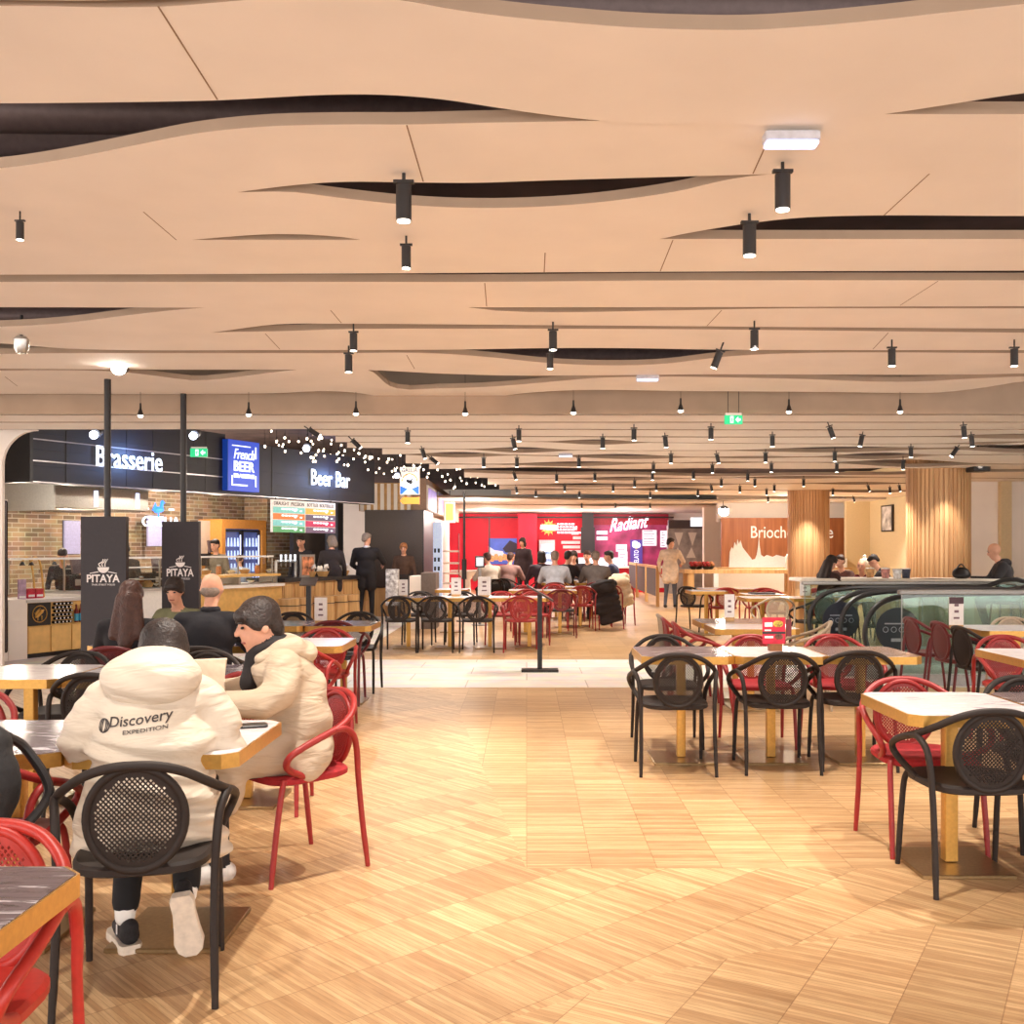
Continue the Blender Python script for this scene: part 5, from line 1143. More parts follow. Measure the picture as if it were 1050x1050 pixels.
guard(11.0, 4.02, .97, .045, 'glass guard with thick grey rail in front of the escalators at the right')
guard(13.95, 3.78, .97, .045, 'far glass guard with grey rail behind the escalators')
# high tables behind with small things
M_tw = mat('white_table_top', (230, 222, 210), .4, noise=.03)
for x, Y, w_, l in ((atX(1000, 14.9), 14.9, 1.6, 'high table with grey top where the bald man in black sits'), (atX(870, 15.2), 15.2, 1.6, 'high table in front of the couple behind the escalator'), (atX(935, 14.7), 14.7, .9, 'high wooden table before the large column')):
    t = thing('high_table', l, 'table', (x, Y, 0)); MB().rbox(-w_ / 2, w_ / 2, -.35, .35, .98, 1.03, .02).obj('tabletop', M_tw, t); 
    for a in (-1, 1): MB().box(a * w_ * .42 - .04, a * w_ * .42 + .04, -.3, .3, 0, .979).obj('leg', M_oak, t, smooth=False)
# small cards and stands on tables
def card(x, y, z, w_, h, label, m=None, base=True):
    t = thing('menu_card', label, 'menu card', (x, y, z))
    b = .03 if base else 0.
    MB().box(-w_ / 2, w_ / 2, -.004, .004, b, h).obj('card', m or M_paper, t, smooth=False)
    if base: MB().box(-w_ * .4, w_ * .4, -.03, .03, 0, b - .0005).obj('block', M_wood, t, smooth=False)
    MB().box(-w_ * .2, w_ * .2, -.0065, -.0045, h * .3, h * .36).box(-w_ * .15, w_ * .15, -.0065, -.0045, h * .5, h * .58).box(-w_ * .15, w_ * .15, -.0065, -.0045, h * .7, h * .78).obj('print', mat('card_print', (120, 90, 96), .6), t, smooth=False); return t
card(-.62, 15.0, .75, .19, .30, 'white menu card with three dark marks on the centre row'); card(-1.05, 15.25, .75, .15, .28, 'white menu card standing left of the marked one on the centre row'); card(-1.8, 14.95, .75, .13, .26, 'small pale menu card at the left end of the centre row')
card(2.02, 10.2, .75, .10, .26, 'slim standing card on the dark table behind the brochure stand'); card(4.05, 14.9, .75, .15, .26, 'small white card on the bright far table left of the escalator hoop')
t = card(3.86, 9.2, .75, .13, .28, 'white sign with dark header on the pale table by the glass guard'); MB().box(-.065, .065, -.0065, -.0045, .22, .28).obj('dark_header', mat('maroon_header', (70, 36, 44), .5), t, smooth=False)
card(-1.96, 9.75, .75, .12, .25, 'tall white card on the grey table right of the beige coat')
t = thing('brochure_stand', 'red brochure stand on a wooden block on the middle table of the row of three', 'brochure stand', (1.74, 7.17, .75))
M_mag = mat('crimson_print', (196, 20, 52), .5, noise=.12, scale=22)
MB().box(-.045, .045, -.03, .03, 0, .05).obj('block', mat('brown_block', (134, 84, 44), .6), t, smooth=False); f_ = MB().box(-.09, .07, -.006, .0, .05, .235).obj('brochure', M_mag, t, smooth=False)
MB().box(-.075, -.02, -.009, -.0065, .17, .2).box(-.075, -.015, -.009, -.0065, .09, .105).box(-.075, -.03, -.009, -.0065, .14, .15).obj('print', M_paper, f_, smooth=False); MB().ell((.02, -.0075, .19), (.035, .003, .025), n=10).obj('food_picture', mat('food_pic', (226, 170, 60), .5, noise=.4, scale=40), f_); MB().ell((.025, -.0075, .10), (.03, .003, .022), n=10).obj('food_picture', mat('food_pic2', (110, 60, 40), .5, noise=.4, scale=40), f_); MB().box(-.09, .07, -.009, -.0065, .12, .135).obj('dark_band', M_black, f_, smooth=False)
MB().box(.075, .12, .01, .016, .1, .22, R=Matrix.Rotation(.4, 3, 'Z')).obj('side_brochure', M_wine, t, smooth=False)
# black menu post in the walkway
t = thing('menu_post', 'black menu post with slanted plate on a bar foot, standing on the tile band', 'menu stand', (atX(553.5, 12.2), 12.2, 0)); MB().rbox(-.22, .22, -.1, .1, 0, .03, .005).obj('foot', M_black, t); MB().box(-.028, .028, -.028, .028, .031, .92).obj('post', M_black, t, smooth=False)
MB().box(-.18, .18, -.16, .16, .925, .945, R=Matrix.Rotation(.53, 3, 'Y')).obj('slanted_plate', mat('plate_brown', (70, 56, 52), .4), t, smooth=False)
t = thing('info_screen', 'slim grey stand with a small lit tablet in front of the red wall', 'screen stand', (atX(492, 19.5), 19.5, 0)); MB().cyl((0, 0, .02), (0, 0, 1.1), .03, n=10).obj('pole', M_greysteel, t); MB().lathe([(.16, 0), (.16, .02), (0, .02)], n=18).obj('foot', M_greysteel, t); MB().rbox(-.09, .09, -.02, .02, 1.1, 1.32, .01).obj('case', M_black, t); MB().box(-.065, .065, -.024, -.0205, 1.13, 1.29).obj('screen', mat('tablet', (196, 206, 224), .3, emit=.25), t, smooth=False)
t = thing('queue_post', 'thin black pole standing before the red wall', 'pole', (atX(476, 20.5), 20.5, 0)); MB().cyl((0, 0, .02), (0, 0, 2.6), .022, n=10).obj('pole', M_black, t); MB().lathe([(.16, 0), (.16, .02), (0, .02)], n=18).obj('foot', M_black, t); MB().cyl((0, 0, .85), (0, 0, 1.25), .05, n=12).obj('sleeve', M_black, t)
t = thing('menu_post', 'black menu post behind the beige coat, before the bar counter', 'menu stand', (atX(316.5, 12.8), 12.8, 0)); MB().rbox(-.2, .2, -.1, .1, 0, .03, .005).obj('foot', M_black, t); MB().box(-.028, .028, -.028, .028, .031, 1.02).obj('post', M_black, t, smooth=False)
MB().box(-.10, .10, -.09, .09, 1.04, 1.06, R=Matrix.Rotation(.5, 3, 'X')).obj('slanted_plate', mat('plate_brown', (70, 56, 52), .4), t, smooth=False)
# ------------------------------------------------------------------ people
import bmesh
def remesh(prims, vox, smooth=4, disp=None):
    """one continuous skin around capsules and ellipsoids; returns verts, faces, nearest-primitive material per face"""
    mb = MB()
    for p in prims:
        if p[0] == 'c': mb.cap(p[1], p[2], p[3], p[4], 12)
        else: mb.ell(p[1], p[2], R=p[4] if len(p) > 4 else None, n=18)
    me = bpy.data.meshes.new('tmp'); me.from_pydata(mb.v, [], mb.f); me.update()
    bm = bmesh.new(); bm.from_mesh(me); bmesh.ops.recalc_face_normals(bm, faces=bm.faces); bm.to_mesh(me); bm.free()
    o = bpy.data.objects.new('tmp', me); COL.objects.link(o)
    m = o.modifiers.new('r', 'REMESH'); m.mode = 'VOXEL'; m.voxel_size = vox
    if smooth: s = o.modifiers.new('s', 'SMOOTH'); s.iterations = smooth; s.factor = .5
    dg = bpy.context.evaluated_depsgraph_get(); ev = bpy.data.meshes.new_from_object(o.evaluated_get(dg))
    bpy.data.objects.remove(o); bpy.data.meshes.remove(me)
    V = [v.co.copy() for v in ev.vertices]; Fc = [tuple(p.vertices) for p in ev.polygons]
    bpy.data.meshes.remove(ev)
    if disp: V = [disp(v) for v in V]
    def dist(p, q):
        if q[0] == 'c':
            a = Vector(q[1]); d = Vector(q[2]) - a; L = d.length_squared
            t = min(max((p - a).dot(d) / L, 0), 1) if L > 0 else 0
            return (p - (a + d * t)).length - (q[3] + (q[4] - q[3]) * t)
        r = q[2]; v = p - Vector(q[1])
        if len(q) > 4 and q[4] is not None: v = q[4].transposed() @ v
        k = math.sqrt((v.x / r[0]) ** 2 + (v.y / r[1]) ** 2 + (v.z / r[2]) ** 2)
        return (k - 1) * min(r)
    mi = []
    mats = [q[5] if q[0] == 'c' else q[3] for q in prims]
    single = len(set(mats)) == 1
    for f in Fc:
        if single: mi.append(mats[0]); continue
        c = sum((V[i] for i in f), Vector()) / len(f); best = min(range(len(prims)), key=lambda i: dist(c, prims[i])); mi.append(mats[best])
    return V, Fc, mi
def from_remesh(name, data, mats, parent, extra=None):
    V, Fc, mi = data; mb = MB(); mb.v = [tuple(v) for v in V]; mb.f = list(Fc); mb.m = list(mi)
    if extra: extra(mb)
    me = bpy.data.meshes.new(name); me.from_pydata(mb.v, [], mb.f)
    for m in mats: me.materials.append(m)
    me.polygons.foreach_set('material_index', mb.m); me.shade_smooth(); me.update()
    return link(name, me, parent)
def hand_prims(mb, wrist, dirv, palm_n, side, sc=1., curl=.5, mi=0):
    """palm with four unequal bent fingers and a thumb, appended to the body mesh"""
    d = Vector(dirv).normalized(); n = Vector(palm_n); n = (n - d * n.dot(d)).normalized(); s_ = d.cross(n) * side
    w = Vector(wrist); pc = w + d * .05 * sc
    Rm = Matrix((s_, d, n)).transposed()
    mb.ell(pc, (.042 * sc, .055 * sc, .018 * sc), R=Rm, n=10, mi=mi)
    for k, (off, L) in enumerate(((-.03, .062), (-.01, .074), (.011, .07), (.030, .055))):
        b = w + d * .088 * sc + s_ * off * sc; k1 = b + (d * math.cos(curl * .6) + n * math.sin(curl * .6)) * L * .5 * sc; k2 = k1 + (d * math.cos(curl * 1.5) + n * math.sin(curl * 1.5)) * L * .5 * sc
        mb.cap(b, k1, .0095 * sc, .009 * sc, 7, mi); mb.cap(k1, k2, .009 * sc, .0075 * sc, 7, mi)
    b = w + d * .03 * sc - s_ * .036 * sc; k1 = b + (d * .6 - s_ * .75 + n * .3).normalized() * .038 * sc; k2 = k1 + (d * .9 - s_ * .2 + n * .3).normalized() * .032 * sc
    mb.cap(b, k1, .013 * sc, .011 * sc, 7, mi); mb.cap(k1, k2, .011 * sc, .008 * sc, 7, mi)
def head_prims(H, yaw, pitch=0., mat_i=0):
    Rz = Matrix.Rotation(yaw, 3, 'Z') @ Matrix.Rotation(-pitch, 3, 'X')
    P = lambda x, y, z: tuple(Vector(H) + Rz @ Vector((x, y, z)))
    pr = [('e', P(0, -.012, .030), (.077, .096, .092), mat_i, Rz), ('e', P(0, .022, -.045), (.058, .068, .074), mat_i, Rz), ('c', P(0, .088, .012), P(0, .104, -.014), .010, .014, mat_i),
          ('e', P(.078, -.005, -.008), (.013, .022, .034), mat_i, Rz), ('e', P(-.078, -.005, -.008), (.013, .022, .034), mat_i, Rz), ('c', P(0, .06, -.098), P(0, .05, -.09), .022, .022, mat_i)]
    def feats(mb, e=4, l=5):
        for s_ in (-1, 1):
            mb.ell(P(s_ * .031, .079, .012), (.013, .009, .007), R=Rz, n=8, mi=e); mb.cap(P(s_ * .018, .086, .034), P(s_ * .046, .078, .036), .005, .004, 6, e)
        mb.cap(P(-.02, .083, -.058), P(.02, .083, -.058), .006, .006, 6, l)
    return pr, feats, P, Rz
def hair_prims(P, kind, Rz):
    if kind == 'short': return [('e', P(0, -.022, .048), (.084, .098, .084), 0, Rz), ('e', P(0, -.075, -.005), (.066, .04, .06), 0, Rz), ('e', P(0, .03, .085), (.07, .06, .035), 0, Rz)]
    if kind == 'fringe': return [('e', P(0, -.018, .045), (.088, .10, .088), 0, Rz), ('e', P(0, -.07, -.02), (.074, .045, .075), 0, Rz), ('e', P(0, .058, .06), (.07, .04, .036), 0, Rz), ('e', P(.07, .0, .02), (.022, .06, .045), 0, Rz), ('e', P(-.07, .0, .02), (.022, .06, .045), 0, Rz)]
    if kind == 'bob': return hair_prims(P, 'fringe', Rz) + [('e', P(.066, -.03, -.06), (.03, .06, .08), 0, Rz), ('e', P(-.066, -.03, -.06), (.03, .06, .08), 0, Rz), ('e', P(0, -.08, -.07), (.07, .04, .08), 0, Rz)]
    if kind == 'long': return hair_prims(P, 'fringe', Rz) + [('c', P(.05, -.075, -.02), P(.085, -.12, -.30), .05, .05, 0), ('c', P(-.05, -.075, -.02), P(-.085, -.12, -.30), .05, .05, 0), ('c', P(0, -.09, -.02), P(0, -.14, -.36), .065, .06, 0)]
    if kind == 'rim': return [('e', P(0, -.06, -.02), (.074, .05, .045), 0, Rz)]
    return []
def person(label, x, y, yaw, pose, top, legs, hair='short', hairm=None, skin=None, z=0., vox=.018, lean=.14, arms=None, head_yaw=0., pitch=.12, wide=1., shoe=(30, 28, 28), sc=1., group=None, legsout=True, hood=None, coatlong=False, collar=None, hands=True):
    t = thing('person', label, 'person', (x, y, z), R(yaw), group); t.scale = (sc,) * 3
    if pose == 'sit': hip = Vector((0, -.07, .545)); 
    elif pose == 'high': hip = Vector((0, -.05, .80))
    else: hip = Vector((0, 0, .93))
    sh = hip + Vector((0, lean, .46)); neck = sh + Vector((0, lean * .2 + .01, .07)); H = neck + Vector((0, .035 + lean * .15, .135))
    pr = []
    W = wide
    pr += [('e', tuple(hip + Vector((0, 0, .02))), (.17 * W, .125 * W, .12), 2 if not coatlong else 1, None), ('e', tuple(hip + (sh - hip) * .38), (.155 * W, .115 * W, .17), 1, None), ('e', tuple(hip + (sh - hip) * .75), (.185 * W, .12 * W, .17), 1, None), ('c', tuple(sh + Vector((-.13 * W, -.01, -.02))), tuple(sh + Vector((.13 * W, -.01, -.02))), .065 * W, .065 * W, 1), ('c', tuple(sh), tuple(neck + Vector((0, .01, .04))), .056, .052, 0)]
    if coatlong: pr += [('c', tuple(hip + Vector((-.08, 0, .1))), tuple(hip + Vector((-.09, .0, -.22))), .12, .12, 1), ('c', tuple(hip + Vector((.08, 0, .1))), tuple(hip + Vector((.09, .0, -.22))), .12, .12, 1)]
    hp, feats, P, Rz = head_prims(H, head_yaw, pitch)
    pr += hp
    feet = []
    for s_ in (-1, 1):
        if pose == 'sit': kn = Vector((s_ * .11, .36, .52)); an = Vector((s_ * .12, .32, .10))
        elif pose == 'high': kn = Vector((s_ * .11, .36, .72)); an = Vector((s_ * .12, .26, .34))
        else: kn = Vector((s_ * .10, .03, .50)); an = Vector((s_ * .11, -.02 + .05 * s_, .10))
        pr += [('c', tuple(hip + Vector((s_ * .09, .0, -.01))), tuple(kn), .088, .062, 2), ('c', tuple(kn), tuple(an), .06, .042, 2), ('c', tuple(an + Vector((0, -.03, -.05))), tuple(an + Vector((0, .13, -.062))), .042, .036, 3)]
    A = arms or {'sit': ((.26, .12, -.24), (.12, .40, -.20)), 'high': ((.26, .12, -.24), (.12, .40, -.20)), 'stand': ((.24, -.02, -.29), (.25, .06, -.54))}[pose]
    if not isinstance(A, dict): A = {-1: A, 1: A}
    HN = []
    for s_ in (-1, 1):
        e, h = A[s_]; S_ = sh + Vector((s_ * .175 * W, -.01, -.02)); E = sh + Vector((s_ * e[0] * (W * .5 + .5), e[1], e[2])); Hd = sh + Vector((s_ * h[0], h[1], h[2]))
        pr += [('c', tuple(S_), tuple(E), .062 * W, .05 * W, 1), ('c', tuple(E), tuple(Hd), .05 * W, .036, 1)]
        HN.append((Hd, (Hd - E).normalized(), s_))
    data = remesh(pr, vox)
    def extra(mb):
        feats(mb)
        for (h, d, s_) in HN if hands else ():
            hand_prims(mb, h + d * .02, d, (0, .2, -1) if pose != 'stand' else (-s_, 0, 0), s_, 1., .6)
        for s_ in (-1, 1): pass
    body = from_remesh('body', data, [skin or M_skin, cloth(top), cloth(legs, .1), mat('shoe_%d%d%d' % shoe, shoe, .6), M_eye, M_lip], t, extra)
    if hair:
        hd = remesh(hair_prims(P, hair, Rz), .014, 3); from_remesh('hair', hd, [hairm or M_hair], t)
    if hood:
        hd = remesh([('e', tuple(sh + Vector((0, -.07, .03))), (.14, .09, .075), 0, None), ('c', tuple(sh + Vector((-.09, -.03, .05))), tuple(sh + Vector((.09, -.03, .05))), .05, .05, 0)], .016, 3); from_remesh('hood', hd, [cloth(hood)], t)
    if collar:
        hd = remesh([('c', tuple(neck + Vector((.05 * math.cos(a), .05 * math.sin(a) - .005, -.01))), tuple(neck + Vector((.05 * math.cos(a + .8), .05 * math.sin(a + .8) - .005, -.01))), .026, .026, 0) for a in [k * .785 for k in range(8)]], .012, 2); from_remesh('collar', hd, [cloth(collar)], t)
    return t, sh, neck, H, P
TABLE_ARMS = ((.25, .14, -.23), (.10, .36, -.20))
# --- the person in the lettered jacket (seen from behind)
def front_person():
    t = thing('person', 'seated person seen from behind in a white puffer jacket lettered Discovery Expedition', 'person', (-1.31, 3.55, 0), R(12.4))
    hip = Vector((0, -.02, .53)); sh = Vector((0, .17, .94)); neck = Vector((0, .21, 1.0)); H = Vector((.015, .27, 1.075))
    hp, feats, P, Rz = head_prims(H, -.1, .45)
    pr = [('e', tuple(hip), (.16, .13, .12), 1, None), ('c', tuple(hip), tuple(sh), .13, .12, 1), ('c', tuple(sh), tuple(neck + Vector((0, .02, .06))), .056, .054, 0)] + hp
    foot = {-1: ((-.11, .40, .50), (-.115, .235, .12), (-.135, .36, .05)), 1: ((.09, .40, .48), (.112, .12, .22), (.115, .085, .045))}
    for s_ in (-1, 1):
        kn, an, to = (Vector(v) for v in foot[s_])
        pr += [('c', tuple(hip + Vector((s_ * .085, 0, 0))), tuple(kn), .085, .064, 1), ('c', tuple(kn), tuple(an + (kn - an) * .12), .062, .05, 1), ('c', tuple(an + (kn - an) * .08), tuple(an), .039, .038, 2)]
    data = remesh(pr, .009)
    def extra(mb):
        feats(mb, 3, 4)
        hand_prims(mb, (-.13, .46, .815), (.5, .8, -.1), (0, .2, -1), -1, 1., .5); hand_prims(mb, (.13, .46, .815), (-.5, .8, -.1), (0, .2, -1), 1, 1., .5)
    from_remesh('body', data, [M_skin, cloth((24, 22, 24), .1), M_white, M_eye, M_lip], t, extra)
    hd = remesh(hair_prims(P, 'bob', Rz), .012, 3); from_remesh('hair', hd, [M_hair], t)
    # jacket: wide quilted body, sleeves down to the table, hood lying on the back
    def wr(v):   # soft horizontal folds over the back
        k = (.0055 * math.sin(v.z * 70 + 3.2 * math.sin(v.x * 8 + v.z * 9)) + .004 * math.sin(v.z * 38 + v.x * 18)) * (1.9 if v.z < .82 else .5)
        return v + Vector((v.x, v.y - .1, 0)).normalized() * k
    jp = [('e', (0, -.02, .53), (.245, .17, .12), 0, None), ('e', (0, .0, .62), (.225, .172, .15), 0, None), ('e', (0, .045, .76), (.212, .162, .18), 0, None), ('e', (0, .11, .90), (.20, .145, .13), 0, None), ('c', (-.11, .15, .955), (.11, .15, .955), .075, .075, 0),
          ('c', (-.15, -.03, .56), (-.185, .02, .44), .085, .075, 0), ('c', (.15, -.03, .56), (.20, .02, .43), .085, .075, 0), ('c', (-.06, .12, .56), (-.11, .30, .56), .11, .10, 0), ('c', (.06, .12, .56), (.11, .30, .56), .11, .10, 0)]
    for s_ in (-1, 1):
        jp += [('c', (s_ * .155, .14, .935), (s_ * .215, .13, .86), .08, .08, 0), ('c', (s_ * .215, .13, .86), (s_ * .25, .12, .775), .08, .075, 0), ('c', (s_ * .25, .12, .775), (s_ * .15, .44, .81), .075, .052, 0)]
    data = remesh(jp, .012, 16, wr)
    M_jacket = puffer('cream_puffer', (208, 193, 174))
    j = from_remesh('jacket', data, [M_jacket], t)
    hp2 = [('e', (.0, .06, 1.015), (.178, .125, .10), 0, None), ('e', (0, .15, 1.045), (.145, .09, .075), 0, None), ('e', (0, .035, .975), (.15, .095, .06), 0, None)]
    def wr2(v): return v + Vector((0, -1, 0)) * (.006 * math.sin(v.x * 30 + 20 * v.z) * math.sin(v.z * 48))
    from_remesh('hood', remesh(hp2, .011, 14, wr2), [M_jacket], t)
    # lettering printed on the back, wrapped onto the jacket
    from mathutils.bvhtree import BVHTree
    bvh = BVHTree.FromPolygons([tuple(v) for v in data[0]], data[1])
    mk = mat('print_grey_ink', (64, 56, 54), .6, noise=.1)
    def wrap(body, w_, h_, cx, cz, name, slope=.12):
        me = text_mesh(body, w_, h_, .002, bold=.008 if h_ > .03 else 0.)
        bm = bmesh.new(); bm.from_mesh(me); bmesh.ops.subdivide_edges(bm, edges=[e for e in bm.edges if e.calc_length() > .012], cuts=2); bm.to_mesh(me); bm.free()
        for v in me.vertices:
            d = v.co.y; x = v.co.x + cx; z = v.co.z + cz + v.co.x * slope
            hit = bvh.ray_cast(Vector((x, -1, z)), Vector((0, 1, 0)))
            yy = hit[0].y if hit[0] else -.1
            v.co = (x, yy - .0022 + d, z)
        me.materials.append(mk); return link(name, me, j)
    wrap('Discovery', .205, .042, -.018, .884, 'lettering'); wrap('EXPEDITION', .145, .013, .0, .855, 'small_lettering')
    mb = MB(); g = Vector((-.142, 0, .864))
    for a in range(3): mb.tube([(g.x + .020 * math.cos(b) * (1 - .33 * a), -.002, g.z + .020 * math.sin(b)) for b in [2 * PI * c / 16 for c in range(16)]], .0022, 5, closed=True)
    for v_i, p in enumerate(mb.v):
        hit = bvh.ray_cast(Vector((p[0], -1, p[2])), Vector((0, 1, 0))); mb.v[v_i] = (p[0], (hit[0].y if hit[0] else -.1) + p[1], p[2])
    mb.obj('globe_mark', mk, j)
    # trainers
    M_sole = mat('white_sole', (222, 208, 190), .7, noise=.05, scale=40)
    def shoe(pos, R3, name):
        def T(p): return tuple(R3 @ Vector(p) + Vector(pos))
        prof = [(-.122, .030), (-.10, .041), (-.05, .038), (.02, .044), (.07, .051), (.105, .042), (.124, .020)]
        def outline(kk, z): return [T((w_ * kk, y, z)) for y, w_ in prof] + [T((-w_ * kk, y, z)) for y, w_ in prof[::-1]]
        s = MB().loft([outline(.96, 0), outline(1.03, .008), outline(1.03, .028), outline(.98, .032)])
        up = [('c', (0, -.09, .06), (0, .0, .055), .036, .036, 0), ('c', (0, .0, .055), (0, .10, .04), .038, .028, 0), ('c', (0, -.1, .09), (0, -.04, .085), .032, .03, 0)]
        V, Fc, mi = remesh(up, .008, 3); V = [Vector(T(v)) for v in V]
        b = from_remesh('shoe', (V, Fc, mi), [mat('black_knit', (34, 30, 32), .8, noise=.15, scale=120)], t); s.obj('sole', M_sole, b); MB().prism([T((-.037, -.06, .06)), T((-.037, -.05, .06)), T((-.037, -.05, .095)), T((-.037, -.06, .095))], R3 @ Vector((-.003, 0, 0))).obj('white_tab', M_white, b, smooth=False)
    shoe((-.125, .29, .0), Matrix.Rotation(.35, 3, 'Z'), 'l')
    shoe((.118, .045, .132), Matrix.Rotation(-.12, 3, 'Y') @ Matrix.Rotation(-1.30, 3, 'X'), 'r')
front_person()
# --- the person in the beige coat, seen from the side
def side_person():
    t = thing('person', 'seated person in a beige hooded coat leaning on the pale table, facing left', 'person', (-1.06, 4.72, 0), R(114))
    hip = Vector((0, -.02, .545)); sh = Vector((0, .09, .965)); neck = Vector((0, .13, 1.03)); H = Vector((0, .175, 1.12))
    hp, feats, P, Rz = head_prims(H, .12, .25)
    pr = [('e', tuple(hip), (.16, .13, .12), 1, None), ('c', tuple(hip), tuple(sh), .13, .12, 1), ('c', tuple(sh), tuple(neck + Vector((0, .02, .05))), .056, .054, 0)] + hp
    for s_ in (-1, 1):
        kn = Vector((s_ * .11, .38, .50)); an = Vector((s_ * .13, .36, .11))
        pr += [('c', tuple(hip + Vector((s_ * .085, 0, 0))), tuple(kn), .085, .064, 1), ('c', tuple(kn), tuple(an), .06, .045, 1), ('c', tuple(an + Vector((0, -.03, -.05))), tuple(an + Vector((0, .14, -.065))), .044, .036, 2)]
    def extra(mb):
        feats(mb, 3, 4); hand_prims(mb, (.19, .47, .79), (-.35, .8, -.05), (0, .1, -1), 1, 1., .4); hand_prims(mb, (-.10, .50, .80), (.4, .8, -.05), (0, .1, -1), -1, 1., .4)
    from_remesh('body', remesh(pr, .009), [M_skin, cloth((34, 30, 32), .1), mat('white_trainer', (206, 200, 194), .6), M_eye, M_lip], t, extra)
    from_remesh('hair', remesh(hair_prims(P, 'fringe', Rz), .012, 3), [M_hair], t)
    M_coat = puffer('beige_coat', (190, 170, 146))
    def wr(v): return v + Vector((v.x, v.y - .05, 0)).normalized() * (.006 * math.sin(v.z * 40 + 3 * math.sin(v.y * 14 + v.x * 7)) + .004 * math.sin(v.y * 33 + v.z * 21))
    jp = [('e', (0, .0, .56), (.22, .165, .13), 0, None), ('e', (0, .0, .66), (.21, .165, .17), 0, None), ('e', (0, .02, .79), (.20, .165, .17), 0, None), ('e', (0, .065, .90), (.195, .15, .13), 0, None), ('c', (-.11, .085, .955), (.11, .085, .955), .078, .078, 0),
          ('c', (-.09, .06, .56), (-.12, .34, .56), .12, .10, 0), ('c', (.09, .06, .56), (.12, .34, .56), .12, .10, 0), ('c', (-.13, .30, .54), (-.15, .33, .36), .075, .06, 0), ('c', (.13, .28, .54), (.15, .32, .36), .085, .07, 0), ('c', (.12, -.05, .52), (.15, .0, .50), .085, .085, 0), ('c', (-.12, -.05, .52), (-.15, .0, .50), .085, .085, 0)]
    for s_ in (-1, 1): jp += [('c', (s_ * .15, .085, .94), (s_ * .225, .12, .84), .082, .078, 0), ('c', (s_ * .225, .12, .84), (s_ * .24, .20, .795), .076, .07, 0), ('c', (s_ * .24, .20, .795), (s_ * (.20 if s_ > 0 else .12), .46, .80), .068, .05, 0)]
    j = from_remesh('coat', remesh(jp, .012, 14, wr), [M_coat], t)
    from_remesh('hood', remesh([('e', (0, -.02, .99), (.125, .075, .06), 0, None), ('c', (-.09, .03, 1.02), (.09, .03, 1.02), .058, .058, 0), ('c', (.09, .08, 1.02), (.06, .17, .97), .045, .035, 0), ('c', (-.09, .08, 1.02), (-.06, .17, .97), .045, .035, 0)], .011, 8), [M_coat], t)
    from_remesh('scarf', remesh([('e', (0, .185, .965), (.06, .05, .06), 0, None)] + [('c', (.062 * math.cos(a), .135 + .062 * math.sin(a), 1.025 - .02 * math.sin(a)), (.062 * math.cos(a + .8), .135 + .062 * math.sin(a + .8), 1.025 - .02 * math.sin(a + .8)), .03, .03, 0) for a in [k * .785 for k in range(8)]] + [ ('c', (0, .19, .95), (0, .21, .86), .045, .05, 0)], .012, 3), [cloth((36, 30, 30))], t)
    mb = MB(); mb.tube([(.288, .11 + .028 * math.cos(a), .865 + .028 * math.sin(a)) for a in [2 * PI * k / 18 for k in range(18)]], .003, 5, closed=True); mb.cap((.288, .095, .855), (.288, .125, .875), .007, .004, n=6); mb.obj('sleeve_badge', M_black, j)
side_person()
t = thing('paper_bag', 'crumpled paper bag with a red mark standing on the table between both coats', 'bag', (-1.33, 4.12, .752), R(20))
r7 = random.Random(4); mb = MB(); rings = []
for k, (w_, d_, z) in enumerate(((.10, .055, 0), (.105, .06, .02), (.108, .06, .12), (.11, .05, .2), (.118, .04, .27))):
    rings.append([(sx * w_ + r7.uniform(-.006, .006), sy * d_ + r7.uniform(-.006, .006), z + r7.uniform(-.004, .004)) for sx, sy in ((1, -1), (1, 0), (1, 1), (0, 1.05), (-1, 1), (-1, 0), (-1, -1), (0, -1.05))])
mb.loft(rings, caps=True); mb.obj('bag_body', mat('kraft_paper', (222, 202, 176), .8, noise=.05, scale=9, bump=.5, bscale=14), t, ang=.2); MB().prism([(-.03, -.066, .12), (.02, -.066, .15), (.03, -.066, .17), (-.02, -.066, .15)], (0, .002, 0)).obj('red_mark', M_red, t, smooth=False)
o = MB().rbox(-.04, .04, -.075, .075, .0, .009, .01).obj('phone', M_black); o.location = (-1.12, 4.12, .752); o.rotation_euler = (0, 0, R(-70)); tag(o, 'black phone lying on the pale table in front of the beige coat', 'phone')
# backpack on the red chair at the left edge
t = thing('backpack', 'black backpack hanging on the red armchair at the left edge', 'backpack', (-1.79, 3.31, 0))
from_remesh('bag_body', remesh([('e', (.0, -.06, .72), (.185, .10, .19), 0, None), ('e', (0, -.09, .60), (.16, .09, .10), 0, None), ('c', (-.08, -.05, .84), (.08, -.05, .84), .07, .07, 0)], .012, 4), [mat('black_nylon', (30, 27, 28), .7, noise=.1, scale=60, bump=.2)], t)
for s_ in (-1, 1): MB().tube(spline([(s_ * .10, .02, .86), (s_ * .13, .09, .80), (s_ * .2, .10, .66), (s_ * .16, .0, .56)], 6), .016, 8).obj('strap', M_black, t)
MB().tube(spline([(-.03, -.05, .90), (0, -.04, .945), (.03, -.05, .90)], 5), .01, 8).obj('handle', M_black, t); MB().tube([(-.13, -.13, .78), (0, -.168, .80), (.13, -.13, .78)], .004, 6).obj('zip', M_greysteel, t)
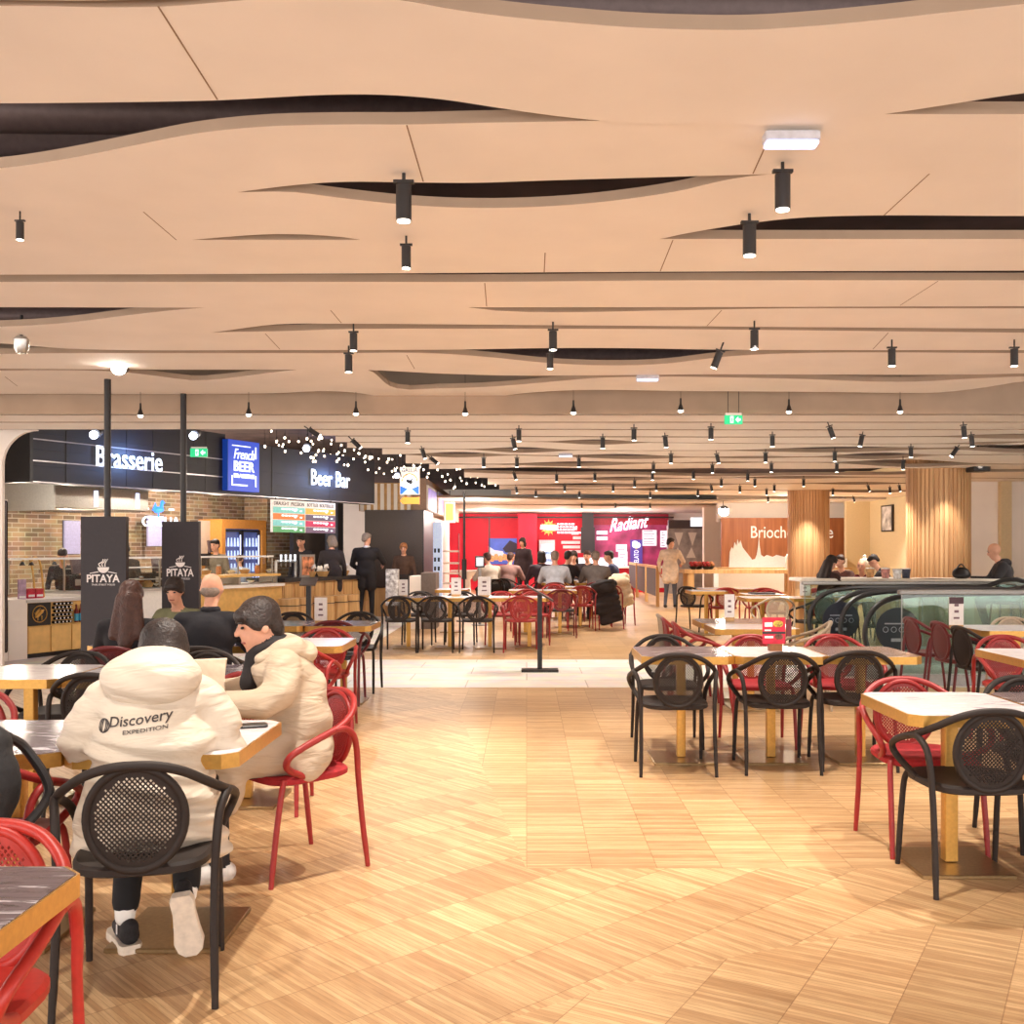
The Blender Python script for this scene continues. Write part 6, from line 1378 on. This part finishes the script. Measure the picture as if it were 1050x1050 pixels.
# --- the other guests and staff
person('long-haired woman in black seen from behind before the left banner stand', -2.82, 7.28, 8, 'sit', (30, 26, 30), (30, 26, 30), 'long', M_brownhair, lean=.05, pitch=.1, sc=.93)
person('bald man in black seen from behind at the left', -2.25, 7.30, 4, 'sit', (26, 24, 30), (40, 38, 44), 'rim', M_greyhair, lean=.04, wide=1.12, collar=(30, 28, 34), sc=.97)
person('dark-haired person in a green top facing us before the right banner stand', -2.93, 8.66, 172, 'sit', (112, 112, 82), (50, 48, 50), 'fringe', M_hair, lean=.10, pitch=.3, head_yaw=.1, sc=.92)
person('standing man in black with a white collar seen from behind at the bar', -3.18, 20.3, 0, 'stand', (30, 25, 27), (30, 27, 30), 'short', M_greyhair, lean=.02, wide=1.15, collar=(220, 216, 220), coatlong=True, head_yaw=-.6, vox=.022, arms={-1: ((.26, .05, -.28), (.18, .25, -.40)), 1: ((.30, .1, -.24), (.28, .34, -.28))}, sc=1.03)
t_ = thing('shopping_bag', 'white patterned shopping bag beside the standing man in black', 'bag', (-2.68, 20.45, 0)); MB().rbox(-.13, .13, -.07, .07, .32, 1.05, .02).obj('bag_body', mat('spotted_bag', (220, 206, 200), .7, noise=.35, scale=14), t_); MB().cyl((0, 0, 0), (0, 0, .32), .05).obj('stand', M_black, t_)
person('stooping person in dark clothes with pale hair at the bar counter', -3.75, 19.7, 10, 'stand', (44, 36, 38), (40, 36, 40), 'bob', M_greyhair, lean=.14, pitch=.3, vox=.022, coatlong=True, head_yaw=.5)
person('person in a dark shirt with an apron before the dark cabinet block', -2.55, 21.3, 180, 'stand', (80, 58, 46), (52, 46, 44), 'fringe', mat('ginger_hair', (170, 112, 70), .6, noise=.2), lean=.04, vox=.022, sc=.92)
p = sw(su(312, .95), .95); person('barman in black behind the bar counter under the menu board', p[0], p[1], 170, 'stand', (36, 32, 36), (36, 32, 36), 'short', M_hair, lean=.1, vox=.022, pitch=.2)
p = sw(su(66, 1.1), 1.1); person('cook in black bending behind the far left counter', p[0], p[1], 200, 'stand', (52, 46, 48), (40, 38, 40), 'short', M_hair, lean=.26, pitch=.6, vox=.022, sc=.85)
p = sw(su(142, 1.3), 1.3); person('dark-haired cook behind the display counter between the banner stands', p[0], p[1], 150, 'stand', (60, 54, 52), (40, 38, 40), 'short', M_hair, lean=.2, pitch=.4, vox=.022, sc=.9, skin=M_skin_dark)
p = sw(su(224, 1.4), 1.4); person('barista behind the wood counter at the right of the right banner stand', p[0], p[1], 160, 'stand', (120, 110, 96), (60, 56, 54), 'short', M_hair, lean=.05, vox=.022, sc=.95)
p = sw(su(247, 1.0), 1.0); person('staff member in a pale blue shirt before the drinks fridge', p[0], p[1], 20, 'stand', (176, 190, 216), (70, 80, 110), 'short', M_brownhair, lean=.3, pitch=.5, vox=.022, sc=.78)
person('standing dark figure in front of the crimson pillar', atX(537, 27), 27, 150, 'stand', (44, 26, 30), (40, 26, 30), 'bob', M_hair, lean=.02, vox=.026, coatlong=True, sc=1.02)
person('standing person in a beige jacket and jeans at the long oak table', 3.52, 25.1, -20, 'stand', (226, 206, 184), (84, 86, 98), 'short', M_hair, lean=.02, vox=.024, coatlong=True, head_yaw=-.9, wide=1.12, arms={-1: ((.27, .0, -.28), (.28, .1, -.5)), 1: ((.28, .15, -.26), (.2, .42, -.32))})
SITTERS = [('seated person in dark clothes at the left of the centre group', 556, 22.3, (52, 34, 44), 'bob', 10), ('seated grey-haired person in a pale grey sweater seen from behind in the centre group', 569, 20.4, (176, 178, 186), 'short', 0), ('seated person in black right of the pale sweater in the centre group', 581, 21.5, (38, 30, 34), 'short', -30),
           ('seated woman with long dark hair facing us in the centre group', 588, 23.2, (58, 48, 56), 'long', 180), ('seated person with light brown hair behind the grey coat in the centre group', 603, 23.4, (52, 44, 46), 'short', 160), ('seated white-haired man in a grey coat seen from behind in the centre group', 611, 20.6, (98, 88, 84), 'short', 0), ('seated person in a blue jacket in profile at the right of the centre group', 628, 22.4, (58, 64, 96), 'short', 80)]
LBL = ['dark red armchair under ' + q for q in ('the dark-clothed guest at the left of the centre group', 'the pale grey sweater in the centre group', 'the guest in black beside the pale sweater', 'the long-haired woman facing us, centre group', 'the light brown haired guest behind the grey coat', 'the white-haired man in the grey coat', 'the blue jacket at the right of the centre group')]
for k, (l, px, Y, c, h, yw) in enumerate(SITTERS):
    person(l, atX(px, Y), Y, yw, 'sit', c, (44, 40, 46), h, M_greyhair if k in (1, 5) else (M_brownhair if k in (4,) else M_hair), lean=.08, vox=.024, sc=1.06, wide=1.15)
    chair('wine', atX(px, Y), Y - .0, yw, LBL[k])
for x, y, l in ((.62, 21.6, 'table in the middle of the seated centre group'), (1.35, 21.6, 'table at the right of the seated centre group'), (1.1, 22.9, 'table between the facing guests of the centre group')): table('pale', x, y, l, .62)
for px, Y, c, l, yw in ((503, 22.5, (196, 178, 160), 'seated person in a cream fleece before the red wall', 30), (521, 23, (150, 112, 104), 'seated person in a dusty pink top before the wall poster', -20)):
    person(l, atX(px, Y), Y, yw, 'sit', c, (44, 40, 44), 'short', M_brownhair, vox=.024, wide=1.15, sc=1.03); chair('black', atX(px, Y), Y, yw, 'black armchair under the ' + ('cream fleece' if px < 510 else 'dusty pink top') + ' before the red wall')
person('staff member in white behind the counter of the brown lettered wall', atX(815, 25.8), 25.8, 190, 'stand', (238, 232, 224), (80, 74, 70), 'short', M_hair, lean=.04, vox=.024, skin=M_skin_dark, wide=1.1, sc=.93)
person('woman with long dark hair in brown at the high table behind the escalators', atX(846, 15.0), 15.0, -60, 'high', (70, 44, 40), (50, 40, 40), 'long', M_hair, vox=.02, lean=.12, sc=.86, pitch=.3)
person('person with short brown hair leaning next to the long-haired woman at the high table', atX(866, 16.1), 16.1, 130, 'high', (92, 56, 48), (50, 40, 40), 'short', M_brownhair, vox=.02, lean=.12, sc=.86)
person('child in a dark red coat and cream bobble hat at the far high table', atX(885, 16.6), 16.6, 150, 'high', (110, 36, 44), (50, 40, 44), None, None, vox=.02, sc=.80)
hx, hy = atX(885, 16.6), 16.6
o = thing('bobble_hat', 'cream bobble hat on the head of the child in dark red', 'hat', (hx, hy - .07, 1.215)); MB().lathe([(.085, -.03), (.092, .02), (.075, .07), (.03, .10), (.0, .105)], n=18).obj('knit', mat('cream_knit', (226, 206, 180), .9, noise=.1, scale=60, bump=.4), o); MB().ell((0, 0, .12), (.03, .03, .03), n=10).obj('pompom', M_white, o)
person('person in a dark coat bowed over the table right of the child', atX(913, 16.0), 16.0, 60, 'high', (46, 40, 42), (40, 36, 40), 'short', M_hair, vox=.02, lean=.22, pitch=.7, sc=.86, coatlong=True, hood=(46, 40, 42))
person('bald man in a black hooded jacket seated in profile at the right', atX(1031, 14.9), 14.9, 72, 'high', (36, 32, 36), (40, 36, 40), None, None, vox=.018, lean=.12, pitch=.35, sc=.97, hood=(36, 32, 36), wide=1.3)
for px, Y, l in ((1031, 14.9, 'bar stool under the bald man in black at the right'), (846, 15.0, 'bar stool under the long-haired woman at the high table'), (866, 16.1, 'bar stool under the short-haired person at the high table'), (885, 16.6, 'bar stool under the child in dark red'), (913, 16.0, 'bar stool under the bowed person in the dark coat')):
    t = thing('bar_stool', l, 'stool', (atX(px, Y), Y, 0)); q = 1 if px > 1000 else .86
    MB().rbox(-.18, .18, -.18, .18, .66 * q, .70 * q, .03).obj('seat', M_wine, t)
    for a in (-1, 1):
        for b in (-1, 1): MB().cyl((a * .19, b * .19, 0), (a * .14, b * .14, .66 * q), .014, n=8).obj('leg', M_black, t)
t = thing('backpack', 'black bag standing on the high table before the bald man', 'bag', (atX(990, 14.6), 14.75, 1.03)); from_remesh('bag_body', remesh([('e', (0, 0, .08), (.13, .08, .09), 0, None), ('e', (0, -.02, .05), (.14, .08, .06), 0, None)], .02, 3), [M_black], t); MB().tube(spline([(-.06, 0, .15), (0, 0, .21), (.06, 0, .15)], 5), .010, 6).obj('handle', M_black, t)
for px, Y, c, l in ((908, 15.1, (216, 150, 140), 'pink patterned cup on the high table by the couple'), (920, 14.6, (236, 230, 222), 'pale mug on the high wooden table before the column'), (892, 15.3, (196, 150, 96), 'straw coloured basket on the high table by the child'), (929, 15.0, (60, 66, 86), 'dark blue carton on the high wooden table before the column')):
    t = thing('cup', l, 'cup', (atX(px, Y), Y, 1.031)); MB().lathe([(.05, 0), (.065, .13), (.067, .13), (.045, .006), (.0, .006)], n=16).obj('cup_body', mat('cup_%d' % px, c, .5, noise=.2, scale=20), t); MB().lathe([(.067, .1302), (.06, .145), (.0, .145)], n=16).obj('lid', M_white, t)
for x, y, c, l in ((4.78, 16.2, (206, 170, 116), 'straw basket on the far table near the couple'), (3.7, 16.1, (52, 48, 52), 'dark tray on the far right table'), (-2.05, 7.86, (210, 206, 200), 'glass of water in front of the bald man in black')):
    t = thing('tray' if 'tray' in l else ('basket' if 'basket' in l else 'drinking_glass'), l, l.split()[0] if False else ('tray' if 'tray' in l else ('basket' if 'basket' in l else 'glass')), (x, y, .7515))
    if 'tray' in l: MB().rbox(-.2, .2, -.14, .14, 0, .02, .03).obj('tray_body', mat('tray_dark', c, .5), t)
    elif 'basket' in l: MB().lathe([(.08, 0), (.14, .09), (.145, .09), (.085, .01), (0, .01)], n=18).obj('basket_body', mat('straw', c, .8, noise=.2, scale=60), t)
    else: MB().lathe([(.03, 0), (.036, .12), (.038, .12), (.032, .004), (0, .004)], n=18).obj('glass_body', M_glass, t)
# coats hanging on chairs in the middle
def coat(label, x, y, c, w_, top, bottom, rz=0):
    t = thing('coat', label, 'coat', (x, y, 0), R(rz))
    n = int((top - bottom) / .09); pr = []
    for k in range(n): z = bottom + (top - bottom) * (k + .5) / n; a = 1 - .25 * abs(k / n - .45); q = .22 * w_ * (1 - 2 * k / n); pr.append(('c', (-w_ * a * .42 + q, .05 * math.sin(k * 1.7), z - .03), (w_ * a * .42 + q, .04 * math.cos(k * 2.3), z + .05), .066, .06, 0))
    pr.append(('c', (-w_ * .3, .1, top - .04), (w_ * .3, .12, top - .04), .08, .08, 0))
    V, Fc, mi = remesh(pr, .016, 2); from_remesh('coat_body', (V, Fc, mi), [cloth(c)], t)
    from_remesh('hood', remesh([('e', (0, -.05, top - .1), (w_ * .4, .08, .10), 0, None)], .02, 2), [cloth(c)], t)
coat('shiny black puffer coat hung over a red armchair in the centre', 1.44, 18.42, (46, 38, 38), .42, .86, .12); coat('cream coat hung over a red armchair behind the black puffer', 1.78, 19.32, (218, 196, 166), .34, .95, .36)
# prototypes that were never placed are removed
for k, (o, used) in PROTO.items():
    if not used:
        for c in list(o.children): bpy.data.objects.remove(c)
        bpy.data.objects.remove(o)
